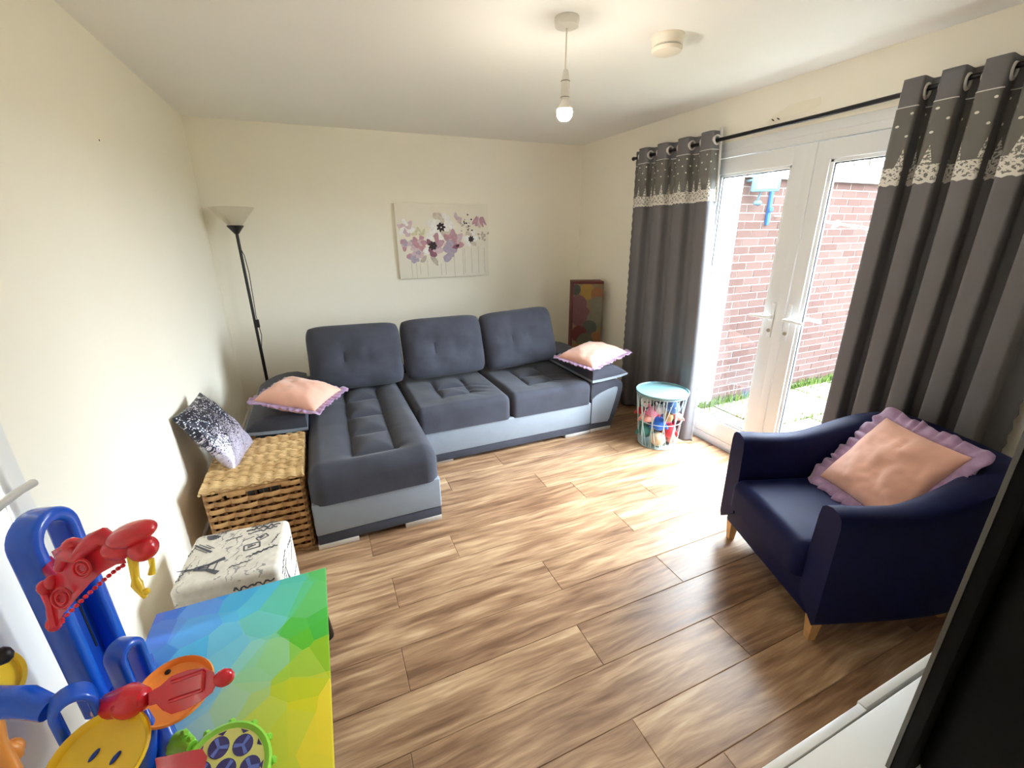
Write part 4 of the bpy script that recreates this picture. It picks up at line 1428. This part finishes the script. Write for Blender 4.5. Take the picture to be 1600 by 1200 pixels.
def flower(u, v, r, n, mats, center=None, cr=0.3):
    for ring, (rad, size) in enumerate(((0.62, 0.46), (0.36, 0.34))):
        for k in range(n):
            a = 2 * PI * (k + 0.5 * ring) / n + u * 9
            petal(u + r * rad * math.cos(a), v + r * rad * math.sin(a), r * size, 0.7, a, mats[(k + ring) % len(mats)], cv)
    if center:
        for k in range(7):
            petal(u + r * 0.20 * math.cos(k * 0.9), v - r * 0.05 + r * 0.20 * math.sin(k * 0.9), r * cr * 0.5, 0.6, k * 0.9, center, cv)


Wc, Hc = PX1 - PX0, PZ1 - PZ0
for uu, h0, h1 in ((0.13, 0.02, .25), (0.18, 0.0, .25), (0.30, 0.02, .25), (0.45, .03, .2), (0.50, .04, .2), (0.60, .0, .4), (0.70, .02, .42), (0.72, .05, .4), (0.80, .05, .4), (0.88, .04, .42), (0.95, .04, .4), (0.22, .05, .2)):
    mb = MB()
    mb.faces([(PX0 + uu * Wc - .0018, -0.0363, PZ0 + h0 * Hc), (PX0 + uu * Wc + .0018, -0.0363, PZ0 + h0 * Hc), (PX0 + uu * Wc + .0018, -0.0363, PZ0 + h1 * Hc), (PX0 + uu * Wc - .0018, -0.0363, PZ0 + h1 * Hc)], [(0, 1, 2, 3)])
    mb.build('painted_stem', 'p_grey_petal', cv)
flower(0.10 * Wc, 0.68 * Hc, 0.075, 6, ['lightmauve', 'white_petal'], 'mauve', 0.12)
for k in range(26):
    petal(random.uniform(0.05, 0.27) * Wc, random.uniform(0.26, 0.55) * Hc, random.uniform(0.022, 0.04), 0.8, random.uniform(0, 3), random.choice(['mauve', 'lightmauve', 'rose', 'lightmauve', 'lavender']), cv)
for k in range(5):
    petal((0.18 + 0.025 * k) * Wc, (0.60 + 0.03 * (k % 3)) * Hc, 0.03, 0.4, k * 1.1, 'sage', cv)
flower(0.47 * Wc, 0.70 * Hc, 0.125, 7, ['white_petal', 'white_petal', 'cream_petal'], 'ink', 0.3)
flower(0.37 * Wc, 0.45 * Hc, 0.105, 7, ['rose', 'white_petal', 'plum', 'lightmauve', 'mauve'], 'ink', 0.42)
flower(0.60 * Wc, 0.50 * Hc, 0.10, 6, ['mauve', 'rose', 'lightmauve'], 'rose', 0.3)
petal(0.62 * Wc, 0.42 * Hc, 0.035, 0.6, 0.4, 'plum', cv)
petal(0.645 * Wc, 0.435 * Hc, 0.018, 0.6, 0.4, 'ink', cv)
for k in range(7):
    petal((0.52 + 0.02 * (k % 4)) * Wc, (0.26 + 0.035 * k) * Hc, 0.04, 0.8, k, 'lavender', cv)
flower(0.80 * Wc, 0.53 * Hc, 0.075, 6, ['white_petal', 'white_petal', 'cream_petal'], 'ink', 0.42)
for k in range(30):
    petal(0.75 * Wc + random.gauss(0, 0.035), 0.72 * Hc + random.gauss(0, 0.035), 0.008, 0.9, 0, random.choice(['grey_petal', 'ink', 'white_petal', 'grey_petal']), cv)
for k in range(5):
    petal(0.90 * Wc + 0.022 * (k - 2), 0.74 * Hc + 0.012 * abs(k - 2), 0.045, 0.35, 1.0 + 0.28 * k, ['rose', 'mauve', 'lightmauve'][k % 3], cv)
for k in range(10):
    petal(0.92 * Wc + random.gauss(0, 0.03), 0.55 * Hc + random.gauss(0, 0.03), 0.014, 0.7, k, 'grey_petal', cv)
for k in range(3):
    petal((0.64 + 0.02 * k) * Wc, (0.84 - 0.03 * k) * Hc, 0.03, 0.6, 2 + k, 'lightmauve', cv)
petal(0.38 * Wc, 0.24 * Hc, 0.05, 0.45, 2.2, 'grey_petal', cv)
petal(0.26 * Wc, 0.26 * Hc, 0.04, 0.5, 0.8, 'grey_petal', cv)

# ================================================================== PATTERNED BOX IN THE CORNER
bx = thing('storage_tube_box', 'tall slim box printed with overlapping coloured circles in the corner', 'box', (3.195, -0.495, 0), math.radians(-24), local=True)
bw, bdp, bh = 0.150, 0.10, 1.115
for nm, col in (('bred', (96, 32, 30)), ('byellow', (160, 126, 54)), ('borange', (142, 92, 54)), ('bgreen', (72, 76, 66)), ('bmauve', (116, 74, 76)), ('bgrey', (120, 112, 92)), ('bolive', (90, 88, 66)), ('bbase', (132, 112, 80))):
    M[nm] = plain('box_' + nm, c(*col), 0.6, var=0.08, vscale=20)
MB().box(-bw, bw, -bdp, bdp, 0, bh, 0.004).build('carton', 'bbase', bx)
MB().box(-bw - .003, bw + .003, -bdp - .003, bdp + .003, bh - 0.02, bh + 0.003, 0.003).box(-bw - .003, -bw + 0.012, -bdp - .003, bdp, 0, bh, 0.002).build('red_edging', 'bred', bx)
circ = [(-0.01, 1.02, .075, 'byellow'), (0.09, 1.0, .06, 'borange'), (-0.09, 0.90, .085, 'bmauve'), (0.10, 0.90, .07, 'bgrey'), (-0.06, 0.78, .10, 'bmauve'), (0.09, 0.75, .09, 'bgrey'), (0.03, 0.66, .075, 'bgreen'), (-0.07, 0.60, .08, 'bred'),
        (0.10, 0.56, .06, 'borange'), (-0.01, 0.52, .085, 'bolive'), (0.06, 0.42, .08, 'bred'), (-0.08, 0.42, .075, 'borange'), (0.09, 0.30, .07, 'byellow'), (-0.05, 0.28, .09, 'bgreen'), (0.04, 0.16, .09, 'bmauve'), (-0.09, 0.12, .07, 'bgrey'), (-0.12, 1.04, .05, 'bgreen')]
for i, (x, z, r, mt) in enumerate(circ):
    pl = []
    for k in range(28):
        a = 2 * PI * k / 28
        pl.append((max(-bw + .012, min(bw - .002, x + r * math.cos(a))), min(bh - .022, z + r * 1.05 * math.sin(a))))
    mb = MB()
    mb.faces([(p, -bdp - 0.0004 - 0.00006 * i, q) for p, q in pl], [tuple(range(28))])
    mb.build('printed_circle', mt, bx)

# ================================================================== WIRE BASKET WITH TOYS
WC = V((3.025, -1.870, 0))
wb = thing('wire_basket_table', 'round wire basket side table with teal tray lid beside the curtain', 'basket', WC)
WR0, WR1, WZ = 0.144, 0.184, 0.415
Tw = Matrix.Translation(WC)


def circle(r, z, n=40):
    return [WC + V((r * math.cos(2 * PI * k / n), r * math.sin(2 * PI * k / n), z)) for k in range(n)]


def wr_at(z):
    return WR0 + (WR1 - WR0) * z / WZ


for r, z in ((WR0, 0.005), (wr_at(0.21), 0.21), (WR1, WZ)):
    MB().tube(circle(r, z), 0.0028, 6, closed=True).build('wire_ring', 'wire', wb)
MB().lathe([(0.001, 0.004), (WR0 - 0.004, 0.004), (WR0 - 0.004, 0.008), (0.001, 0.008)], 32, Tw).build('basket_floor', 'wire', wb)
NW = 12
for k in range(NW):
    a0 = 2 * PI * k / NW
    for da in (0.0, 2 * PI / NW, -2 * PI / NW * 0.5):
        for z0, z1, sg in ((0.005, 0.21, 1), (0.21, WZ, -1)):
            if da == 0.0 and sg == -1:
                continue
            ra, rb = wr_at(z0), wr_at(z1)
            if da == 0.0:
                rb, zz = WR1, WZ
                MB().tube([WC + V((ra * math.cos(a0), ra * math.sin(a0), z0)), WC + V((rb * math.cos(a0), rb * math.sin(a0), WZ))], 0.0030, 5).build('wire', 'wire', wb)
            else:
                d0 = da if sg == 1 else 0
                d1_ = 0 if sg == 1 else da
                MB().tube([WC + V((ra * math.cos(a0 + d0 * .5), ra * math.sin(a0 + d0 * .5), z0)), WC + V((rb * math.cos(a0 + d1_ * .5), rb * math.sin(a0 + d1_ * .5), z1))], 0.0027, 5).build('wire', 'wire', wb)
MB().lathe([(0.001, 0.420), (0.184, 0.420), (0.192, 0.426), (0.194, 0.440), (0.190, 0.442), (0.186, 0.430), (0.001, 0.428)], 48, Tw, cap=False).build('tray_lid', 'teal', wb)
PL = {}
for nm, col in (('pinkp', (232, 130, 170)), ('peachp', (226, 160, 150)), ('bluep', (40, 110, 216)), ('skyp', (96, 140, 214)), ('tealp', (60, 130, 122)), ('beigep', (226, 200, 164)), ('redp', (190, 40, 56)), ('greyp', (206, 204, 214)), ('brownp', (176, 130, 84)), ('darkp', (52, 50, 66)), ('salmonp', (214, 130, 120)), ('whitep', (236, 232, 226))):
    M[nm] = plain('plush_' + nm, c(*col), 0.9, var=0.1, vscale=30, bump=0.3, bscale=180, Sheen_Weight=0.3)


def plush(name, label, ct, r, mat, ears=None, face=None, scale=(1, 1, 1), limbs=False):
    ct = WC + V(ct)
    o = thing(name, label, 'soft toy', ct, group='soft toys in the wire basket')
    b = MB()
    b.ball(ct, (r * scale[0], r * scale[1], r * scale[2]), 3)
    for v in b.bm.verts:
        d = v.co - ct
        v.co = ct + d * (1 + 0.06 * noise.noise(d * 40 + V((r * 100, 0, 0))))
    b.build('body', mat, o)
    fwd = (CAM - ct)
    fwd.z = 0
    fwd.normalize()
    sd = V((-fwd.y, fwd.x, 0))
    if ears:
        for s in (-1, 1):
            e0 = ct + sd * s * r * 0.5 + V((0, 0, r * scale[2] * 0.75))
            MB().tube([e0, e0 + V((0, 0, r * 0.35)) + sd * s * r * 0.12, e0 + V((0, 0, r * 0.65)) + sd * s * r * 0.25], [r * .22, r * .26, r * .10], 10).build('ear', ears, o)
    if limbs:
        for s in (-1, 1):
            e0 = ct + sd * s * r * 0.7
            MB().tube([e0, e0 + sd * s * r * 0.4 + fwd * r * .2 - V((0, 0, r * .3)), e0 + sd * s * r * 0.55 + fwd * r * .4 - V((0, 0, r * .6))], [r * .25, r * .25, r * .18], 10).build('limb', mat, o)
    if face:
        for s in (-1, 1):
            MB().ball(ct + fwd * r * scale[0] * 0.93 + sd * s * r * 0.32 + V((0, 0, r * 0.25)), r * 0.13, 1).build('eye', face, o)
    return o


plush('plush_ball', 'cream ball toy at the bottom of the wire basket', (-0.052, -0.062, 0.066), 0.056, 'beigep')
plush('plush_bear', 'teal soft toy with ears low in the wire basket', (-0.088, 0.042, 0.105), 0.056, 'tealp', 'tealp', None, (1, 1, 1.0), True)
plush('plush_fish', 'bright blue rounded soft toy in the wire basket', (-0.040, -0.045, 0.185), 0.050, 'bluep', None, None, (1, 1, 1.15), True)
plush('plush_pig', 'peach soft toy lying in the middle of the wire basket', (-0.105, 0.022, 0.225), 0.050, 'peachp', None, None, (1, 1.1, 0.75), True)
plush('plush_rabbit', 'hot pink soft toy with ears in the wire basket', (-0.085, -0.015, 0.278), 0.044, 'pinkp', 'pinkp', None, (1, 1, 1), True)
plush('plush_mouse', 'pale grey soft toy under the tray lid', (-0.05, -0.045, 0.305), 0.040, 'greyp', 'greyp')
plush('plush_monster', 'sky blue soft toy with white eyes under the tray lid', (0.015, -0.115, 0.335), 0.048, 'skyp', None, 'whitep')
plush('plush_puppy', 'brown soft toy with ears in the wire basket', (-0.015, -0.105, 0.255), 0.036, 'brownp', 'brownp')
plush('plush_bird', 'salmon soft toy against the wires by the curtain', (0.060, -0.122, 0.255), 0.036, 'salmonp', None, None, (1, 1, .8), True)
plush('plush_devil', 'red soft toy low beside the cream ball', (0.035, -0.075, 0.13), 0.052, 'redp', 'redp', None, (1, 1, 1.2), True)
plush('plush_heart', 'red soft toy against the wires by the sofa', (-0.080, 0.125, 0.235), 0.036, 'redp', None, None, (1, 1, .9), True)
plush('plush_cat', 'white and dark soft toy high by the sofa side', (-0.055, 0.095, 0.318), 0.045, 'whitep', 'darkp', 'darkp')
plush('plush_penguin', 'dark soft toy in the middle under the tray lid', (0.03, 0.02, 0.33), 0.060, 'darkp', 'darkp', None, (1, 1, 1), True)
plush('plush_elephant', 'salmon soft toy at the bottom by the curtain', (0.065, -0.075, 0.05), 0.038, 'salmonp', 'salmonp')
plush('plush_whale', 'dark soft toy filling the centre of the basket', (0.045, 0.045, 0.18), 0.072, 'darkp', None, None, (1, 1, 1.2), True)

# ================================================================== CURTAINS
rod = thing('curtain_rod', 'thin black curtain rod above the garden doors', 'curtain rod', (W - 0.085, -2.2, 2.155))
RX = W - 0.085
MB().tube([(RX, -0.955, 2.150), (RX, -1.8, 2.146), (RX, -2.5, 2.150), (RX, -3.75, 2.178)], 0.0115, 12).build('rod', 'rod', rod)
for y, z in ((-0.95, 2.15), (-3.755, 2.178)):
    MB().ball((RX, y, z), (0.016, 0.018, 0.016), 2).build('finial', 'rod', rod)
for y in (-1.03, -3.68):
    MB().tube([(W, y, 2.155), (RX, y, 2.155)], 0.007, 8).lathe([(0.02, 0), (0.02, 0.006)], 16, frame((W, y, 2.155), (0, 1, 0), (0, 0, -1))).build('bracket', 'rod', rod)


def curtain(label, ya, yb, zb, n, amp, shx, shy, ph, edge_lining, lowamp=0.35, sq=1.0):
    """ya: end next to the glass side start; fabric runs ya->yb; n folds."""
    ctr = V((RX, (ya + yb) / 2, zb))
    o = thing('curtain', label, 'curtain', ctr, group='eyelet curtains')
    ZT = 2.205
    NU, NV = n * 24, 44
    cl = abs(yb - ya) * 1.55

    def pt(s, z, off=0.0):
        k = (ZT - z) / (ZT - zb)
        y = ya + (yb - ya) * s + shy(s) * k
        a = amp * (1 + lowamp * k)
        ang = 2 * PI * n * s + ph
        fold = math.tanh(sq * math.sin(ang)) / math.tanh(sq)
        fold += k * lowamp * 1.2 * math.sin(ang * 0.5 + 1.0) + 0.12 * k * noise.noise(V((s * 9, z * 1.5, n)))
        dy = 0.018 * math.sin(2 * ang) * (1 - 0.3 * k)
        x = RX + a * fold + shx(s) * k * k * k
        return V((min(x, W - 0.012), y + dy, z))

    def nrm(s, z):
        e = 1e-3
        t = pt(min(1, s + e), z) - pt(max(0, s - e), z)
        q = V((t.y, -t.x, 0))
        if q.x > 0:
            q = -q
        return q.normalized()

    m = MB()
    m.grid(lambda a, b: pt(a, ZT + (zb - ZT) * b) + V((0, (0.004 * math.sin(b * 200) if a in (0.0, 1.0) else 0), 0)), NU, NV * 3)
    cloth = m.build('cloth', 'curtain', o, angle=80)
    sd = cloth.modifiers.new('thick', 'SOLIDIFY')
    sd.thickness = 0.004
    sd.offset = 0
    L = MB()
    z1, z0 = 2.092, 1.770

    def lf(a, b):
        z = z0 + (z1 - z0) * b
        if b == 0:
            z -= 0.004 * math.sin(a * cl * 2 * PI / 0.03)
        return pt(a, z) + nrm(a, z) * 0.005
    L.grid(lf, NU, 10, lambda a, b: (a * cl, b * (z1 - z0)))
    L.build('lace_band', 'lace', o, angle=80)
    MB().tube([pt(i / NU, 2.092) + nrm(i / NU, 2.092) * 0.004 for i in range(NU + 1)], 0.0022, 5).build('seam', 'lace' if False else 'lining', o)
    # eyelets where the cloth crosses the rod
    for k in range(2 * n + 1):
        s = (k * PI - ph) / (2 * PI * n)
        if 0.01 < s < 0.99:
            p = pt(s, 2.152)
            nn = nrm(s, 2.152)
            rp = V((p.x, p.y, 2.150))
            ux = V((-nn.y, nn.x, 0))
            ring = MB()
            for sg in (1, -1):
                ring.tube([rp + nn * 0.004 * sg + (ux * math.cos(2 * PI * q / 24) + V((0, 0, math.sin(2 * PI * q / 24)))) * 0.0265 for q in range(24)], 0.0068, 8, closed=True)
            ring.build('eyelet', 'ring', o)
    if edge_lining:
        e = MB()
        s = 0.0 if edge_lining < 0 else 1.0
        e.grid(lambda a, b: pt(s, 2.225 - (2.225 - 1.76) * b) + V((-0.004, (a - 0.25) * -0.028 * (1 - 0.5 * b), 0)), 2, 8)
        q = e.build('white_edging', 'lining', o)
        q.modifiers.new('thick', 'SOLIDIFY').thickness = 0.003
    return o


curtain('grey eyelet curtain with white lace band beside the corner sofa', -0.965, -1.83, 0.012, 4, 0.040,
        lambda s: -0.30 * max(0, s - 0.72), lambda s: -0.17 * s * s, 0.6, 1, 0.2, 1.4)
curtain('grey eyelet curtain with white lace band behind the navy armchair', -2.875, -3.56, 0.012, 5, 0.046,
        lambda s: 0.0, lambda s: 0.0, 2.6, 0, 0.10, 2.4)

# ================================================================== ARMCHAIR
FLc, FRc = V((2.585, -2.905, 0)), V((2.350, -3.530, 0))
mid = (FLc + FRc) / 2
lat = (FRc - FLc).normalized()          # chair's lateral axis
back = V((-lat.y, lat.x, 0))            # pointing to the rear
if back.x < 0:
    back = -back
ang = math.atan2(lat.y, lat.x)
ch = thing('armchair', 'navy velvet tub armchair with pale wooden legs in front of the curtain', 'armchair', mid, ang, local=True)
# local axes: x = lateral (FL -> FR), y = back (towards the wall)
if V((math.cos(ang + PI / 2), math.sin(ang + PI / 2), 0)).dot(back) < 0:
    YS = -1
else:
    YS = 1
HWD, DPT = 0.365, 0.80


def plan(t):
    """outer outline, t in 0..1 from the front of one arm round the back to the other"""
    a = -PI / 2 * 1.0 + PI * t
    # straight arms then a rounded back
    s = 2 * t - 1
    e = 0.42
    x = HWD * sgnpow(math.sin(s * PI / 2), e)
    y = DPT * (abs(math.cos(s * PI / 2)) ** 0.55)
    return x, y


N = 72
outl = []
ts = [0.5 - 0.5 * math.cos(PI * (i / N)) for i in range(N + 1)]
for t in ts:
    outl.append(plan(t))
outl[0] = (outl[0][0], -0.018)
outl[-1] = (outl[-1][0], -0.018)
m = MB()
rings = []
TH = 0.105
for i, (x, y) in enumerate(outl):
    a = outl[max(0, i - 1)]
    b = outl[min(N, i + 1)]
    tx, ty = b[0] - a[0], b[1] - a[1]
    L = math.hypot(tx, ty) or 1
    nx, ny = ty / L, -tx / L            # inward or outward
    if nx * (0 - x) + ny * (0.35 - y) < 0:
        nx, ny = -nx, -ny
    rise = max(0.0, min(1.0, (y - 0.22) / 0.50))
    zt = 0.612 + 0.125 * (rise * rise * (3 - 2 * rise)) + 0.012 * math.exp(-(y / 0.1) ** 2)
    th = TH + 0.03 * rise
    flare = 0.02 * rise
    sec = [(0.012, 0.115), (0.0, 0.14), (-flare * .3, 0.35), (-flare, zt - 0.05), (-flare + 0.006, zt - 0.018), (0.022, zt - 0.003), (th * 0.5, zt + 0.004), (th - 0.024, zt - 0.004), (th - 0.006, zt - 0.02), (th, zt - 0.06), (th + 0.01, 0.30), (th + 0.01, 0.20)]
    rings.append([m.bm.verts.new((x + nx * d, (y + ny * d) * YS, z)) for d, z in sec])
for A_, B_ in zip(rings, rings[1:]):
    for k in range(len(A_) - 1):
        m.bm.faces.new((A_[k], A_[k + 1], B_[k + 1], B_[k]))
    m.bm.faces.new((A_[-1], A_[0], B_[0], B_[-1]))
m.bm.faces.new(rings[0])
m.bm.faces.new(rings[-1])
m.build('shell', 'navy', ch, angle=50)
MB().box(-HWD + 0.05, HWD - 0.05, min(-0.012 * YS, 0.55 * YS), max(-0.012 * YS, 0.55 * YS), 0.118, 0.265, 0.018, 3).build('seat_base', 'navy', ch)


def seath(x, y):
    return 0.016 * math.cos(x * 4.2) + 0.004 * noise.noise(V((x * 6, y * 6, 2)))


ya_, yb_ = sorted((-0.055 * YS, 0.66 * YS))
sc_ = tuft(-HWD + TH + 0.004, HWD - TH - 0.004, ya_, yb_, 0.262, 0.405, 0.045, seath, 24, 28)
sc_.build('seat_cushion', 'navy', ch, angle=60)
for x, y in ((-HWD + 0.055, 0.03), (HWD - 0.055, 0.03), (-HWD + 0.13, 0.66), (HWD - 0.13, 0.66)):
    mb = MB()
    mb.lathe([(0.020, 0.0), (0.033, 0.125)], 4, Matrix.Translation((x, y * YS, 0)) @ Matrix.Rotation(PI / 4, 4, 'Z'))
    mb.build('leg', 'legwood', ch, angle=20)

# peach pillow in the armchair
BL = V((2.835, -3.175, 0.455))
th_ = math.radians(40)
upv = back * math.sin(th_) + V((0, 0, math.cos(th_)))
pc = BL + lat * 0.19 + upv * 0.195
throw('throw_pillow', 'peach pillow with lilac ruffle propped in the navy armchair', pc, lat, upv, 0.385, 0.39, 0.13, 'pink', 0.055, 'peach ruffled pillows', 6, 0.05, 0.009)

# ================================================================== MEDIA UNIT AND TELEVISION
UX0, UX1, UY0, UY1, UZ = 1.28, 3.02, -4.40, -3.922, 0.500
mu = thing('media_unit', 'low white media unit with panel doors beneath the television', 'cabinet', ((UX0 + UX1) / 2, (UY0 + UY1) / 2, 0))
MB().box(UX0, UX1, UY0, UY1 - 0.026, 0.04, UZ - 0.001, 0.003).build('carcass', 'gloss_white', mu)
MB().box(UX0 + 0.03, UX1 - 0.03, UY0 + 0.02, UY1 - 0.06, 0.0, 0.05).build('plinth', 'gloss_white', mu)
for i in range(3):
    x0, x1 = [(UX0, 1.800), (1.803, 2.41), (2.413, UX1)][i]
    dy = [0.0045, 0.0, 0.002][i]
    MB().box(x0, x1, UY1 - 0.019 - dy, UY1 - dy, 0.05, UZ, 0.002).build('door', 'gloss_white', mu)
tv = thing('television', 'large black flat screen television standing on the white media unit', 'television', (2.35, -4.07, UZ))
TVX0, TVX1, TVF = 1.700, 3.000, -4.034
MB().box(TVX0, TVX1, TVF - 0.028, TVF, 0.512, 1.305, 0.004).build('panel', 'black_plastic', tv)
M['screen'] = plain('tv_screen', c(8, 8, 10), 0.12)
M['silver_edge'] = plain('tv_edge', c(110, 108, 104), 0.35, 0.8)
MB().box(TVX0 + 0.008, TVX1 - 0.008, TVF, TVF + 0.0015, 0.53, 1.297).build('screen', 'screen', tv)
MB().box(TVX0 - 0.002, TVX0, TVF - 0.006, TVF + 0.001, 0.512, 1.305).build('bezel', 'silver_edge', tv)
MB().box(TVX0 + 0.03, TVX1 - 0.03, TVF - 0.155, TVF - 0.026, 0.516, 1.14, 0.030, 3).build('back_cover', 'black_plastic', tv)
for x in (TVX0 + 0.22, TVX1 - 0.22):
    MB().box(x - 0.02, x + 0.02, TVF - 0.14, TVF - 0.002, UZ, UZ + 0.014, 0.003).build('stand_foot', 'black_plastic', tv)

# ================================================================== CEILING FITTINGS
pd = thing('pendant_light', 'bare glowing bulb hanging from a white ceiling rose', 'light', (1.815, -2.392, H))
px_, py_ = 1.815, -2.392
Tp = Matrix.Translation((px_, py_, 0))
MB().lathe([(0.050, H), (0.051, H - 0.012), (0.047, H - 0.030), (0.034, H - 0.034), (0.006, H - 0.035)], 32, Tp).build('ceiling_rose', 'white_plastic', pd)
MB().tube([(px_, py_, H - 0.03), (px_ - 0.001, py_, 2.30), (px_ - 0.002, py_, 2.22)], 0.0032, 8).build('flex', 'alarm_plastic', pd)
ho = MB().lathe([(0.004, 2.226), (0.010, 2.220), (0.0165, 2.190), (0.018, 2.180), (0.0185, 2.150), (0.019, 2.120), (0.017, 2.116)], 24, Tp).build('lamp_holder', 'white_plastic', pd)
for z in (2.181, 2.122):
    MB().tube([V((px_, py_, z)) + V((0.0185 * math.cos(2 * PI * k / 24), 0.0185 * math.sin(2 * PI * k / 24), 0)) for k in range(24)], 0.0012, 5, closed=True).build('holder_groove', 'black_gap', ho)
MB().lathe([(0.014, 2.118), (0.0145, 2.108), (0.019, 2.100), (0.027, 2.089), (0.0315, 2.078)], 28, Tp).build('bulb_neck', 'white_plastic', pd)
MB().lathe([(0.0312, 2.0779), (0.0335, 2.068), (0.031, 2.051), (0.020, 2.038), (0.002, 2.034)], 28, Tp).build('bulb', 'bulb', pd)
al = thing('smoke_alarm', 'round white smoke alarm on the ceiling', 'smoke alarm', (2.325, -2.405, H))
Ta = Matrix.Translation((2.325, -2.405, 0))
MB().lathe([(0.073, H), (0.074, H - 0.006), (0.070, H - 0.010), (0.066, H - 0.034), (0.064, H - 0.040)], 40, Ta).build('alarm_base', 'alarm_plastic', al)
MB().lathe([(0.0645, H - 0.038), (0.0645, H - 0.0455)], 40, Ta).build('vent_gap', 'black_gap', al)
cpx = MB().lathe([(0.067, H - 0.0405), (0.067, H - 0.0425)], 40, Ta)
cpx.build('vent_ring', 'alarm_plastic', al)
MB().lathe([(0.067, H - 0.045), (0.067, H - 0.050), (0.062, H - 0.060), (0.045, H - 0.066), (0.002, H - 0.067)], 40, Ta).build('alarm_cover', 'alarm_plastic', al)
